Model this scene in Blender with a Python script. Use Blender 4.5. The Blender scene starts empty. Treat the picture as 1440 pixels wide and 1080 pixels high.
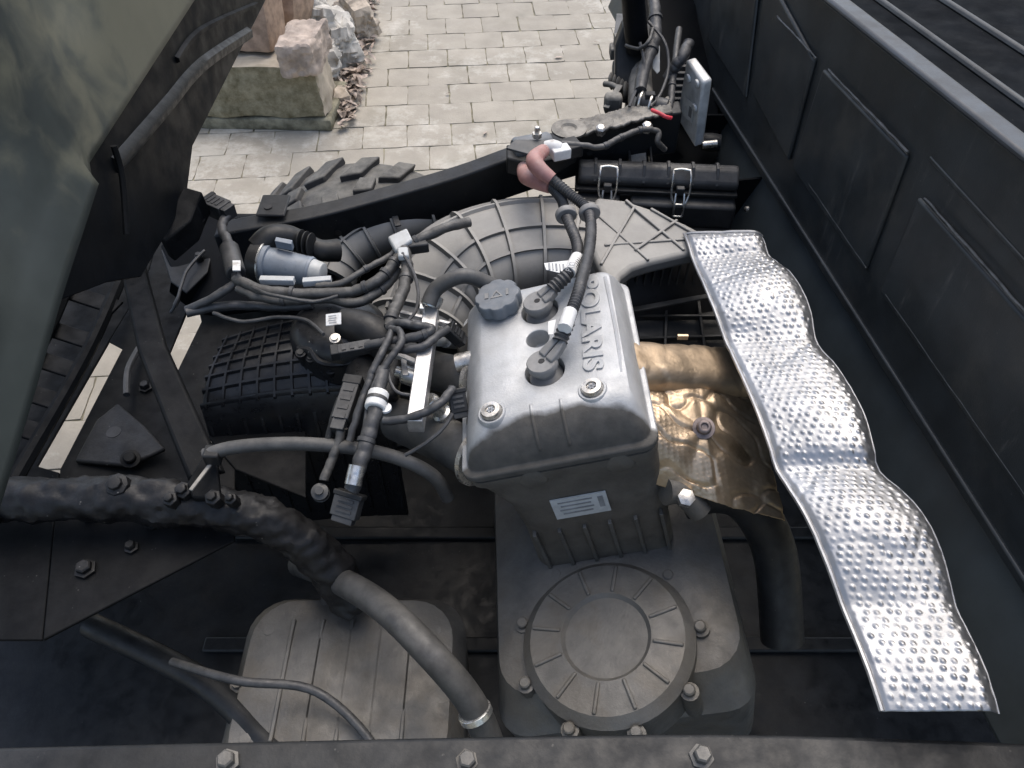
import bpy, bmesh, math, random
from mathutils import Vector, Matrix, noise
random.seed(7)
R = math.radians
sc = bpy.context.scene
COL = sc.collection

# ------------------------------------------------------------------ camera, sky, sun, exposure
FPX, PIT, CAMH = 1109.0, R(48), 1.75
cd = bpy.data.cameras.new('camera'); cam = bpy.data.objects.new('camera', cd); COL.objects.link(cam)
cd.sensor_width = 36; cd.lens = 36*FPX/1440; cd.clip_start = .05; cd.clip_end = 500
cam.location = (0, 0, CAMH); cam.rotation_euler = (math.pi/2-PIT, 0, 0)
sc.camera = cam
w = bpy.data.worlds.new('World'); sc.world = w; w.use_nodes = True
wn = w.node_tree.nodes; wl = w.node_tree.links
sky = wn.new('ShaderNodeTexSky'); sky.sky_type = 'NISHITA'; sky.sun_disc = False
SUN_EL, SUN_AZ = R(64), R(18)          # azimuth measured from +Y towards +X
sky.sun_elevation = SUN_EL; sky.sun_rotation = SUN_AZ; sky.dust_density = 3.0; sky.air_density = 1.0
hsv = wn.new('ShaderNodeHueSaturation'); hsv.inputs['Saturation'].default_value = .85      # thin high cloud greys the blue
wl.new(sky.outputs[0], hsv.inputs['Color']); wl.new(hsv.outputs[0], wn['Background'].inputs[0]); wn['Background'].inputs[1].default_value = .15
sd = bpy.data.lights.new('sun', 'SUN'); sd.energy = 1.1; sd.angle = R(60); sd.color = (1, .93, .82)
sun = bpy.data.objects.new('sun', sd); COL.objects.link(sun)
sdir = Vector((math.sin(SUN_AZ)*math.cos(SUN_EL), math.cos(SUN_AZ)*math.cos(SUN_EL), math.sin(SUN_EL)))
sun.rotation_euler = sdir.to_track_quat('Z', 'Y').to_euler(); sun.location = (0, 0, 6)
sc.view_settings.view_transform = 'Standard'; sc.view_settings.look = 'None'
sc.view_settings.gamma = 1; sc.view_settings.exposure = 0.75; sc.view_settings.use_curve_mapping = False

# ------------------------------------------------------------------ helpers
FW = Vector((0, math.cos(PIT), -math.sin(PIT))); DN = Vector((0, -math.sin(PIT), -math.cos(PIT))); CP = Vector((0, 0, CAMH))
def ray(px, py): return FW + Vector((1, 0, 0))*((px-720)/FPX) + DN*((py-540)/FPX)
def P(px, py, z):                       # the point at height z seen at that place of the photograph
    d = ray(px, py); return CP + d*((z-CAMH)/d.z)
def PP(pts): return [P(*q) for q in pts]
WN = Vector((1, .1434, 0)).normalized(); WO = .711/math.sqrt(1+.1434**2)
def W(px, py, off=0):                   # the same on the upright front wall of the cargo bed
    d = ray(px, py); return CP + d*((WO-off-CP.dot(WN))/d.dot(WN))
def smooth_path(pts, n=6):
    pts = [Vector(p) for p in pts]
    if len(pts) < 3: return pts
    out = []
    for i in range(len(pts)-1):
        p0 = pts[max(i-1, 0)]; p1 = pts[i]; p2 = pts[i+1]; p3 = pts[min(i+2, len(pts)-1)]
        for k in range(n):
            t = k/n
            out.append(.5*((2*p1)+(p2-p0)*t+(2*p0-5*p1+4*p2-p3)*t*t+(3*p1-p0-3*p2+p3)*t**3))
    out.append(pts[-1]); return out
def wloc(o):
    v = Vector((0, 0, 0))
    while o is not None: v += o.location; o = o.parent
    return v
class MB:
    def __init__(s): s.v = []; s.f = []
    def add(s, vs, fs):
        b = len(s.v); s.v += [Vector(q) for q in vs]; s.f += [[b+i for i in f] for f in fs]; return s
    def box(s, c, ax, ay, az):          # centre and three half-extent vectors
        c = Vector(c); ax, ay, az = Vector(ax), Vector(ay), Vector(az)
        vs = [c+ax*i+ay*j+az*k for i in (-1, 1) for j in (-1, 1) for k in (-1, 1)]
        fs = [(0, 1, 3, 2), (4, 6, 7, 5), (0, 4, 5, 1), (2, 3, 7, 6), (0, 2, 6, 4), (1, 5, 7, 3)]
        if ax.cross(ay).dot(az) < 0: fs = [f[::-1] for f in fs]
        return s.add(vs, fs)
    def bar(s, a, b, wd, th, up=(0, 0, 1)):
        a, b = Vector(a), Vector(b); d = b-a; up = Vector(up); sd_ = d.cross(up).normalized(); u2 = sd_.cross(d).normalized()
        return s.box((a+b)/2, d/2, sd_*wd/2, u2*th/2)
    def prism(s, poly, ext):            # closed polygon pushed along a vector
        poly = [Vector(q) for q in poly]; ext = Vector(ext); n = len(poly)
        nrm = Vector((0, 0, 0))
        for i in range(n): nrm += poly[i].cross(poly[(i+1) % n])
        if nrm.dot(ext) > 0: poly = poly[::-1]
        fs = [list(range(n)), list(range(2*n-1, n-1, -1))] + [[i, i+n, (i+1) % n+n, (i+1) % n] for i in range(n)]
        return s.add(poly+[q+ext for q in poly], fs)
    def tube(s, pts, r, n=12, sm=6, cap=True, corr=0, corn=0):
        pts = [Vector(p) for p in pts]
        rr = r if isinstance(r, (list, tuple)) else [r]*len(pts)
        path = smooth_path(pts, sm) if sm else pts
        m = len(path); L = len(pts)-1
        def rad(i):
            x = i/(m-1)*L; k = min(int(x), L-1); t = x-k; q = rr[k]*(1-t)+rr[k+1]*t
            return q
        rings = []; up = None
        for i, p in enumerate(path):
            t = (path[min(i+1, m-1)]-path[max(i-1, 0)]).normalized()
            if up is None:
                up = t.orthogonal().normalized()
            up = (up-t*up.dot(t)).normalized(); sd_ = t.cross(up)
            q = rad(i)
            if corr: q += corr*(1 if (i % 2) else -1)
            rings.append([p+(up*math.cos(a)+sd_*math.sin(a))*q for a in [2*math.pi*k/n for k in range(n)]])
        vs = [v for g in rings for v in g]; fs = []
        for i in range(m-1):
            for k in range(n):
                fs.append((i*n+k, i*n+(k+1) % n, (i+1)*n+(k+1) % n, (i+1)*n+k))
        if cap: fs += [list(range(n-1, -1, -1)), [(m-1)*n+k for k in range(n)]]
        return s.add(vs, fs)
    def lathe(s, o, ax, prof, n=24):    # profile of (radius, distance along axis)
        o = Vector(o); ax = Vector(ax).normalized(); u = ax.orthogonal().normalized(); v = ax.cross(u)
        vs = []; fs = []
        for (r, h) in prof:
            vs += [o+ax*h+(u*math.cos(2*math.pi*k/n)+v*math.sin(2*math.pi*k/n))*max(r, 1e-4) for k in range(n)]
        for i in range(len(prof)-1):
            for k in range(n): fs.append((i*n+k, i*n+(k+1) % n, (i+1)*n+(k+1) % n, (i+1)*n+k))
        m = len(prof)
        fs += [list(range(n-1, -1, -1)), [(m-1)*n+k for k in range(n)]]
        return s.add(vs, fs)
    def grid(s, fn, nu, nv):
        vs = [fn(i/nu, j/nv) for i in range(nu+1) for j in range(nv+1)]
        fs = [(i*(nv+1)+j, (i+1)*(nv+1)+j, (i+1)*(nv+1)+j+1, i*(nv+1)+j+1) for i in range(nu) for j in range(nv)]
        return s.add(vs, fs)
    def loft(s, rings, cap=True):
        n = len(rings[0]); vs = [q for g in rings for q in g]; fs = []
        for i in range(len(rings)-1):
            for k in range(n): fs.append((i*n+k, i*n+(k+1) % n, (i+1)*n+(k+1) % n, (i+1)*n+k))
        if cap: fs += [list(range(n-1, -1, -1)), [(len(rings)-1)*n+k for k in range(n)]]
        return s.add(vs, fs)
    def build(s, name, m, parent=None, bevel=0, seg=2, solid=0, angle=40, smooth=True, fix=True):
        off = wloc(parent) if parent else Vector((0, 0, 0))
        me = bpy.data.meshes.new(name); me.from_pydata([v-off for v in s.v], [], s.f)
        if fix:
            bm = bmesh.new(); bm.from_mesh(me); bmesh.ops.recalc_face_normals(bm, faces=bm.faces); bm.to_mesh(me); bm.free()
        if smooth:
            me.polygons.foreach_set('use_smooth', [True]*len(me.polygons)); me.set_sharp_from_angle(angle=R(angle))
        me.materials.append(m)
        o = bpy.data.objects.new(name, me); COL.objects.link(o)
        if parent: o.parent = parent
        if solid:
            q = o.modifiers.new('solid', 'SOLIDIFY'); q.thickness = solid; q.offset = -1
        if bevel:
            q = o.modifiers.new('bevel', 'BEVEL'); q.width = bevel; q.segments = seg; q.limit_method = 'ANGLE'; q.angle_limit = R(35)
        return o
def thing(name, label, cat, loc, group=None):
    o = bpy.data.objects.new(name, None); COL.objects.link(o); o.location = loc; o.empty_display_size = .05
    o['label'] = label; o['category'] = cat
    if group: o['group'] = group
    bpy.context.view_layer.update(); return o
def tag(o, label, cat, group=None):
    o['label'] = label; o['category'] = cat
    if group: o['group'] = group
    return o
def struct(o): o['kind'] = 'structure'; return o

# ------------------------------------------------------------------ materials
def mat(name, base, rough=.5, metal=0, dust=0, dustcol=(.20, .19, .172), speck=0, var=.25, scale=30, bump=.15, bscale=180, spec=.5, rvar=.15, grime=0, grimecol=(.10, .09, .075), dmin=.25):
    """paint/plastic/metal with patchy tone, settled dust on upward faces, specks and fine relief"""
    m = bpy.data.materials.new(name); m.use_nodes = True; N = m.node_tree.nodes; L = m.node_tree.links
    b = N['Principled BSDF']; b.inputs['Metallic'].default_value = metal; b.inputs['Specular IOR Level'].default_value = spec
    tc = N.new('ShaderNodeTexCoord'); geo = N.new('ShaderNodeNewGeometry')
    def nz(sc_, det=5, rg=.6):
        n = N.new('ShaderNodeTexNoise'); n.inputs['Scale'].default_value = sc_; n.inputs['Detail'].default_value = det; n.inputs['Roughness'].default_value = rg
        L.new(geo.outputs['Position'], n.inputs['Vector']); return n.outputs['Fac']
    def ramp(src, a, c, lo=0, hi=1):
        r = N.new('ShaderNodeMapRange'); r.inputs[1].default_value = a; r.inputs[2].default_value = c; r.inputs[3].default_value = lo; r.inputs[4].default_value = hi
        r.interpolation_type = 'SMOOTHSTEP'; L.new(src, r.inputs[0]); return r.outputs[0]
    def mul(a, c):
        q = N.new('ShaderNodeMath'); q.operation = 'MULTIPLY'
        for i, x in enumerate((a, c)):
            if isinstance(x, (int, float)): q.inputs[i].default_value = x
            else: L.new(x, q.inputs[i])
        return q.outputs[0]
    def mix(fac, c1, c2):
        q = N.new('ShaderNodeMix'); q.data_type = 'RGBA'
        if isinstance(fac, (int, float)): q.inputs[0].default_value = fac
        else: L.new(fac, q.inputs[0])
        for i, c in ((6, c1), (7, c2)):
            if isinstance(c, tuple): q.inputs[i].default_value = (*c, 1)
            else: L.new(c, q.inputs[i])
        return q.outputs[2]
    n1 = nz(scale); col = mix(ramp(n1, .3, .7), tuple(x*(1-var) for x in base), tuple(x*(1+var) for x in base))
    metalsock = None
    if grime:
        g = mul(ramp(nz(scale*.5), .62-grime*.5, .72-grime*.35), .9); col = mix(g, col, grimecol)
    if dust:
        sx = N.new('ShaderNodeSeparateXYZ'); L.new(geo.outputs['Normal'], sx.inputs[0])
        up = ramp(sx.outputs[2], -.1, .95, .12, 1)
        d = mul(mul(up, ramp(nz(scale*.7, 8, .7), .32, .68, dmin, 1)), dust); col = mix(d, col, dustcol)
        inv = N.new('ShaderNodeMath'); inv.operation = 'SUBTRACT'; inv.inputs[0].default_value = 1; L.new(d, inv.inputs[1])
        if metal: L.new(mul(inv.outputs[0], metal), b.inputs['Metallic'])
    if speck:
        v = N.new('ShaderNodeTexVoronoi'); v.inputs['Scale'].default_value = 130; L.new(geo.outputs['Position'], v.inputs['Vector'])
        s_ = mul(mul(ramp(v.outputs['Distance'], .05, .22, 1, 0), ramp(nz(38), .56, .72)), speck); col = mix(s_, col, (.3, .28, .25))
    L.new(col, b.inputs['Base Color'])
    r = ramp(nz(scale*1.7), .25, .75, max(rough-rvar, .05), min(rough+rvar, 1))
    L.new(r, b.inputs['Roughness'])
    if bump:
        bp = N.new('ShaderNodeBump'); bp.inputs['Strength'].default_value = bump; bp.inputs['Distance'].default_value = .002
        L.new(nz(bscale, 6, .65), bp.inputs['Height']); L.new(bp.outputs[0], b.inputs['Normal'])
    return m
M = {}
M['plastic'] = mat('black_plastic', (.010, .011, .0125), .48, dust=.12, speck=.4, spec=.3)
M['plastic_dust'] = mat('dusty_black_plastic', (.016, .017, .019), .5, dust=.26, dustcol=(.25, .245, .235), speck=.4, spec=.4)
M['plenum'] = mat('speckled_black_plastic', (.009, .0095, .011), .36, dust=.09, speck=.9, spec=.4)
M['duct'] = mat('dusty_grey_duct_plastic', (.095, .094, .09), .62, dust=.97, dustcol=(.37, .357, .33), scale=13, speck=.2, spec=.35, dmin=.7)
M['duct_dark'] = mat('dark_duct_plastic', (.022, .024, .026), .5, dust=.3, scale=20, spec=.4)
M['bed'] = mat('bed_black_plastic', (.024, .0285, .031), .43, dust=.09, scale=9, bump=.12, bscale=420, speck=.25, rvar=.1, spec=.42)
def scuff(m, sc3, thr, col, amt):
    N = m.node_tree.nodes; L = m.node_tree.links; b = N['Principled BSDF']; geo = N.new('ShaderNodeNewGeometry')
    mp_ = N.new('ShaderNodeMapping'); mp_.inputs['Scale'].default_value = sc3; L.new(geo.outputs['Position'], mp_.inputs[0])
    n = N.new('ShaderNodeTexNoise'); n.inputs['Scale'].default_value = 1; n.inputs['Detail'].default_value = 6; n.inputs['Roughness'].default_value = .7; L.new(mp_.outputs[0], n.inputs['Vector'])
    r = N.new('ShaderNodeMapRange'); r.interpolation_type = 'SMOOTHSTEP'; r.inputs[1].default_value = thr; r.inputs[2].default_value = thr+.18; r.inputs[4].default_value = amt; L.new(n.outputs['Fac'], r.inputs[0])
    mx = N.new('ShaderNodeMix'); mx.data_type = 'RGBA'; L.new(r.outputs[0], mx.inputs[0]); L.new(b.inputs['Base Color'].links[0].from_socket, mx.inputs[6]); mx.inputs[7].default_value = (*col, 1); L.new(mx.outputs[2], b.inputs['Base Color'])
scuff(M['bed'], (30, 30, 5), .58, (.13, .125, .115), .5)
scuff(M['bed'], (4, 4, 3), .5, (.06, .058, .052), .6)
M['skirt'] = mat('satin_charcoal_skirt', (.036, .044, .048), .38, dust=.05, scale=8, bump=.05, spec=.5, rvar=.06)
M['scuffed_lit'] = mat('scuffed_lit_edge', (.075, .077, .078), .6, scale=60, var=.4, bump=.3)  # scuffed plastic, its pale colour also standing for sky light on the edges
M['bedrim'] = mat('bed_rim_plastic', (.022, .027, .033), .42, dust=.10, scale=14, bscale=420)
def cab_mat():
    m = mat('dusty_cab_panel', (.040, .047, .043), .5, dust=0, scale=4, bump=.05, bscale=60, rvar=.1, spec=.35)
    N = m.node_tree.nodes; L = m.node_tree.links; b = N['Principled BSDF']; geo = N.new('ShaderNodeNewGeometry')
    sx = N.new('ShaderNodeSeparateXYZ'); L.new(geo.outputs['Position'], sx.inputs[0])
    # a film of pale dried dust smeared over the rear upper part of the panel
    n = N.new('ShaderNodeTexNoise'); n.inputs['Scale'].default_value = 15; n.inputs['Detail'].default_value = 6; n.inputs['Distortion'].default_value = .5; L.new(geo.outputs['Position'], n.inputs['Vector'])
    a = N.new('ShaderNodeMath'); a.operation = 'MULTIPLY_ADD'; a.inputs[1].default_value = .9; L.new(n.outputs['Fac'], a.inputs[0]); L.new(sx.outputs[1], a.inputs[2])
    r = N.new('ShaderNodeMapRange'); r.interpolation_type = 'SMOOTHSTEP'; r.inputs[1].default_value = 1.30; r.inputs[2].default_value = 1.66; r.inputs[4].default_value = .75; L.new(a.outputs[0], r.inputs[0])
    mx = N.new('ShaderNodeMix'); mx.data_type = 'RGBA'; L.new(r.outputs[0], mx.inputs[0]); L.new(b.inputs['Base Color'].links[0].from_socket, mx.inputs[6]); mx.inputs[7].default_value = (.15, .143, .10, 1); L.new(mx.outputs[2], b.inputs['Base Color'])
    return m
M['cab'] = cab_mat()
M['dark'] = mat('darkened_frame_paint', (.0045, .005, .0058), .6, dust=.045, scale=22, speck=.3, spec=.12)  # frame paint with left-side shade put into the colour, against bright sky reflections
M['bedfloor'] = mat('bed_floor_plastic', (.006, .0075, .0095), .85, dust=.01, scale=9, speck=.2, spec=.05)
M['muddark'] = mat('mud_splashed_black', (.007, .007, .0075), .5, dust=.2, dustcol=(.11, .106, .1), scale=30, bump=.5, bscale=80, speck=1.0, spec=.3)
M['liner'] = mat('smooth_black_liner', (.004, .005, .0065), .5, dust=.01, scale=10, bump=.05, spec=.12)
M['frame'] = mat('black_frame_paint', (.008, .0095, .0115), .45, dust=.10, scale=22, speck=.3, spec=.3)
M['framedirt'] = mat('muddy_frame', (.06, .057, .052), .75, dust=.95, dustcol=(.36, .335, .29), scale=26, bump=.6, bscale=90, speck=.8)
M['rubber'] = mat('tyre_rubber', (.03, .03, .032), .75, dust=.6, dustcol=(.24, .23, .2), scale=25, bump=.3)
M['hose'] = mat('hose_rubber', (.04, .04, .04), .55, dust=.36, dustcol=(.24, .23, .21), scale=30)
M['cable'] = mat('black_cable_sleeve', (.024, .025, .028), .5, dust=.25, dustcol=(.25, .245, .235), scale=60, bump=.25)
M['tape'] = mat('wrapped_harness_tape', (.034, .033, .032), .55, dust=.42, dustcol=(.26, .25, .23), scale=50, bump=.5, bscale=120)
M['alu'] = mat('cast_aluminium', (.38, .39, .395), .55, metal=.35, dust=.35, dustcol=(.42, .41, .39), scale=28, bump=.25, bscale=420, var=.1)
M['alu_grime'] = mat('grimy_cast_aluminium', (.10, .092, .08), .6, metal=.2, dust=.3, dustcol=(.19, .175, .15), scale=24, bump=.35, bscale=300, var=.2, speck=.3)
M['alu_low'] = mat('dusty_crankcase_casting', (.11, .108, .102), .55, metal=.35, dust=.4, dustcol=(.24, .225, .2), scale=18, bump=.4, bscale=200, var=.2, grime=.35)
M['steel'] = mat('zinc_steel', (.62, .62, .60), .3, metal=.95, dust=.25, scale=60, bump=.1)
M['bolt'] = mat('bolt_steel', (.6, .57, .52), .32, metal=.9, dust=.2, dustcol=(.4, .34, .27), scale=90, bump=.2)
M['scorched'] = mat('scorched_steel', (.20, .165, .155), .5, metal=.7, scale=60, var=.3)
M['rail'] = mat('fuel_rail_aluminium', (.55, .54, .53), .4, metal=.8, dust=.3, dustcol=(.45, .43, .4), scale=40, bump=.1)
M['cap'] = mat('grey_blue_cap_plastic', (.115, .135, .155), .55, dust=.4, dustcol=(.28, .27, .26), scale=60, var=.1)
M['boot'] = mat('grey_silicone_boot', (.19, .19, .188), .6, dust=.35, dustcol=(.36, .34, .31), scale=60, var=.12)
M['red'] = mat('faded_red_boot', (.38, .17, .15), .5, dust=.55, dustcol=(.45, .33, .30), scale=50, var=.15)
M['redwire'] = mat('red_wire', (.6, .05, .07), .4, dust=.05)
M['white'] = mat('white_tag', (.72, .72, .70), .55, scale=70, var=.08, bump=.05, grime=.12, grimecol=(.45, .42, .38))
M['offwhite'] = mat('pale_grey_plastic', (.48, .5, .5), .5, dust=.35, dustcol=(.4, .38, .34), scale=60, var=.1)
M['ink'] = mat('black_print', (.05, .05, .05), .6, bump=0)
M['greyink'] = mat('faded_grey_print', (.25, .26, .27), .6, bump=0)
M['canister'] = mat('blue_grey_canister', (.20, .235, .28), .38, dust=.3, dustcol=(.33, .33, .32), scale=40, var=.1)
M['ecu'] = mat('alu_control_box', (.62, .63, .62), .42, metal=.15, dust=.25, dustcol=(.45, .42, .38), scale=25)
M['foil'] = mat('dimpled_foil', (.40, .403, .408), .46, metal=.9, dust=0, scale=12, var=.10, bump=.14, bscale=250, rvar=.08)
M['gold'] = mat('heat_stained_foil', (.50, .385, .265), .43, metal=.85, scale=12, var=.25, bump=.5, bscale=70, rvar=.12, grime=.22, grimecol=(.24, .17, .10))
M['mesh'] = mat('grille_black', (.008, .008, .009), .6, bump=0)
M['leaf'] = mat('dry_leaf', (.30, .24, .195), .6, scale=26, var=.85, bump=.2)
M['dirt'] = mat('joint_sand', (.22, .205, .15), .95, scale=18, var=.45, bump=.8, bscale=120, spec=.1)
M['stone'] = mat('pale_sandstone', (.42, .36, .29), .85, scale=24, var=.26, bump=.5, bscale=70, spec=.2)
M['stone_grey'] = mat('pale_grey_stone', (.44, .42, .38), .85, scale=24, var=.26, bump=.5, bscale=60, spec=.2)
M['terracotta'] = mat('terracotta', (.34, .245, .18), .8, scale=24, var=.26, bump=.3, spec=.2)
M['brickstone'] = mat('salmon_stone', (.41, .34, .285), .85, scale=24, var=.26, bump=.7, bscale=60, spec=.2)
def moss_mat():
    m = mat('mossy_stone', (.40, .35, .28), .95, scale=12, var=.15, bump=1.0, bscale=45, spec=.1)
    N = m.node_tree.nodes; L = m.node_tree.links; b = N['Principled BSDF']; geo = N.new('ShaderNodeNewGeometry')
    sx = N.new('ShaderNodeSeparateXYZ'); L.new(geo.outputs['True Normal'], sx.inputs[0])
    r = N.new('ShaderNodeMapRange'); r.inputs[1].default_value = -.2; r.inputs[2].default_value = -.75; r.inputs[4].default_value = .95; L.new(sx.outputs[1], r.inputs[0])
    n = N.new('ShaderNodeTexNoise'); n.inputs['Scale'].default_value = 22; n.inputs['Detail'].default_value = 8; n.inputs['Roughness'].default_value = .7; L.new(geo.outputs['Position'], n.inputs['Vector'])
    cr = N.new('ShaderNodeValToRGB'); e = cr.color_ramp.elements; e[0].position = .32; e[0].color = (.12, .105, .06, 1); e[1].position = .68; e[1].color = (.36, .33, .23, 1); L.new(n.outputs['Fac'], cr.inputs[0])
    mx = N.new('ShaderNodeMix'); mx.data_type = 'RGBA'; L.new(r.outputs[0], mx.inputs[0]); L.new(b.inputs['Base Color'].links[0].from_socket, mx.inputs[6]); L.new(cr.outputs[0], mx.inputs[7]); L.new(mx.outputs[2], b.inputs['Base Color'])
    return m
M['moss'] = moss_mat()
def paver_mat():
    m = mat('concrete_paver', (.35, .32, .268), .88, scale=7, var=.10, bump=.7, bscale=110, spec=.25)
    N = m.node_tree.nodes; L = m.node_tree.links; b = N['Principled BSDF']
    src = b.inputs['Base Color'].links[0].from_socket
    oi = N.new('ShaderNodeObjectInfo'); hs = N.new('ShaderNodeMapRange'); hs.inputs[3].default_value = .93; hs.inputs[4].default_value = 1.06
    L.new(oi.outputs['Random'], hs.inputs[0])
    mx = N.new('ShaderNodeMix'); mx.data_type = 'RGBA'; mx.blend_type = 'MULTIPLY'; mx.inputs[0].default_value = 1
    L.new(src, mx.inputs[6]); L.new(hs.outputs[0], mx.inputs[7])
    geo = N.new('ShaderNodeNewGeometry')
    # worn pale lime bloom in blotches
    n = N.new('ShaderNodeTexNoise'); n.inputs['Scale'].default_value = 9; n.inputs['Detail'].default_value = 9; n.inputs['Roughness'].default_value = .75
    L.new(geo.outputs['Position'], n.inputs['Vector'])
    n2 = N.new('ShaderNodeTexNoise'); n2.inputs['Scale'].default_value = 1.3; L.new(geo.outputs['Position'], n2.inputs['Vector'])
    ml = N.new('ShaderNodeMath'); ml.operation = 'MULTIPLY'; L.new(n.outputs['Fac'], ml.inputs[0]); L.new(n2.outputs['Fac'], ml.inputs[1])
    r = N.new('ShaderNodeMapRange'); r.inputs[1].default_value = .27; r.inputs[2].default_value = .36; r.inputs[4].default_value = .75; L.new(ml.outputs[0], r.inputs[0])
    mx2 = N.new('ShaderNodeMix'); mx2.data_type = 'RGBA'; L.new(r.outputs[0], mx2.inputs[0]); L.new(mx.outputs[2], mx2.inputs[6]); mx2.inputs[7].default_value = (.52, .49, .43, 1)
    # damp grey-green stains that cross the joints
    n3 = N.new('ShaderNodeTexNoise'); n3.inputs['Scale'].default_value = 2.6; n3.inputs['Detail'].default_value = 8; n3.inputs['Roughness'].default_value = .65; L.new(geo.outputs['Position'], n3.inputs['Vector'])
    r3 = N.new('ShaderNodeMapRange'); r3.inputs[1].default_value = .52; r3.inputs[2].default_value = .72; r3.inputs[4].default_value = .55; L.new(n3.outputs['Fac'], r3.inputs[0])
    mx3 = N.new('ShaderNodeMix'); mx3.data_type = 'RGBA'; L.new(r3.outputs[0], mx3.inputs[0]); L.new(mx2.outputs[2], mx3.inputs[6]); mx3.inputs[7].default_value = (.23, .215, .17, 1)
    L.new(mx3.outputs[2], b.inputs['Base Color'])
    return m
M['paver'] = paver_mat()

# ------------------------------------------------------------------ ground and paving
g = MB().grid(lambda a, b: Vector((-60+120*a, -40+140*b, -.0065)), 2, 2).build('ground', M['dirt']); struct(g)
pav = bpy.data.objects.new('paving', None); COL.objects.link(pav); struct(pav)
h = CAMH; PL, PR = .1055*h, .0983*h
pav.location = (-.0642*h, 1.761*h, 0); pav.rotation_euler = (0, 0, R(4.6))
def paver_mesh(k):
    rnd = random.Random(k); bm = bmesh.new()
    a, b = PL/2-.0017, PR/2-.0017
    for i in range(5):
        for j in range(5):
            x = -a+2*a*i/4; y = -b+2*b*j/4
            e = (i in (0, 4)) + (j in (0, 4))
            ox = rnd.uniform(-.0022, .0022); oy = rnd.uniform(-.0022, .0022)
            bm.verts.new((x+ox - (0 if e < 2 else math.copysign(.0018, x)), y+oy - (0 if e < 2 else math.copysign(.0018, y)), rnd.uniform(-.0012, .0006) - (.0022 if e else 0)))
    bm.verts.ensure_lookup_table(); q = bm.verts
    for i in range(4):
        for j in range(4): bm.faces.new((q[i*5+j], q[(i+1)*5+j], q[(i+1)*5+j+1], q[i*5+j+1]))
    ed = [e for e in bm.edges if e.is_boundary]
    r = bmesh.ops.extrude_edge_only(bm, edges=ed)
    for v in r['geom']:
        if isinstance(v, bmesh.types.BMVert): v.co.z = -.045
    bmesh.ops.recalc_face_normals(bm, faces=bm.faces)
    me = bpy.data.meshes.new('paver'); bm.to_mesh(me); bm.free(); me.materials.append(M['paver'])
    me.polygons.foreach_set('use_smooth', [True]*len(me.polygons)); me.set_sharp_from_angle(angle=R(50)); return me
PM = [paver_mesh(k) for k in range(6)]
for k in range(-11, 9):
    offx = -.0316*h + (0 if k % 2 == 0 else PL/2)
    for n in range(-8, 7):
        x = offx+(n+.5)*PL; y = (k+.5)*PR
        if len(pav.children) >= 298: break
        if k < -8 and n > -3: continue
        if n > 5 and k < 2: continue
        o = bpy.data.objects.new('paver', random.choice(PM)); COL.objects.link(o); o.parent = pav
        o.location = (x+random.uniform(-.002, .002), y+random.uniform(-.002, .002), random.uniform(-.002, .001))
        o.rotation_euler = (random.uniform(-.008, .008), random.uniform(-.008, .008), random.choice((0, math.pi))+random.uniform(-.008, .008))

# ------------------------------------------------------------------ stones and litter by the paving
def rough_block(name, corners_bot, hgt, m, lab, cat, rgh=.012, cuts=13, taper=0, rot=(0, 0, 0), seed=1, bev=.012, z0=0):
    cs = [Vector((q[0], q[1], 0)) for q in corners_bot]; c = sum(cs, Vector())/4
    bm = bmesh.new()
    vs = [bm.verts.new(q-c) for q in cs]; vt = [bm.verts.new((q-c)*(1-taper)+Vector((0, 0, hgt))) for q in cs]
    bm.faces.new(vs[::-1]); bm.faces.new(vt)
    for i in range(4): bm.faces.new((vs[i], vs[(i+1) % 4], vt[(i+1) % 4], vt[i]))
    bmesh.ops.recalc_face_normals(bm, faces=bm.faces)
    bmesh.ops.bevel(bm, geom=list(bm.edges), offset=bev, segments=2, affect='EDGES', profile=.6)
    bmesh.ops.subdivide_edges(bm, edges=[e for e in bm.edges if e.calc_length() > .05], cuts=cuts, use_grid_fill=True)
    bm.normal_update()
    for v in bm.verts:
        nv = noise.noise(v.co*9+Vector((seed*3.1, 0, 0)))*rgh+noise.noise(v.co*28+Vector((seed, 5, 0)))*rgh*.6+noise.noise(v.co*75+Vector((seed, 5, 3)))*rgh*.45
        v.co += v.normal*nv
    me = bpy.data.meshes.new(name); bm.to_mesh(me); bm.free(); me.materials.append(m)
    me.polygons.foreach_set('use_smooth', [True]*len(me.polygons)); me.set_sharp_from_angle(angle=R(35))
    o = bpy.data.objects.new(name, me); COL.objects.link(o); o.location = (c.x, c.y, z0); o.rotation_euler = rot
    return tag(o, lab, cat)
A = P(300, 166, .05); B = P(471, 168, .05)
rough_block('kerb_stone', [(A.x-.35, A.y+.015), (B.x-.02, B.y-.0), (B.x+.0, B.y+.34), (A.x-.35, A.y+.36)], .05, M['dirt'], 'low worn base stone under the mossy block', 'stone', seed=9, rgh=.006, z0=-.005)
rough_block('mossy_block', [(A.x-.3, A.y+.015), (B.x-.035, B.y+.01), (B.x-.03, B.y+.28), (A.x-.3, A.y+.30)], .215, M['moss'], 'large cut stone block with green mossy front beside the paving', 'stone', rgh=.012, taper=.05, seed=2, z0=.05)
c = P(424, 100, .27)
rough_block('square_stone', [(c.x-.075, c.y-.01), (c.x+.06, c.y-.02), (c.x+.10, c.y+.19), (c.x-.045, c.y+.20)], .125, M['brickstone'], 'salmon squared stone sitting on the mossy block', 'stone', rgh=.016, seed=3, z0=.262, rot=(R(4), R(-3), 0))
c = P(340, 85, .27)
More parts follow.
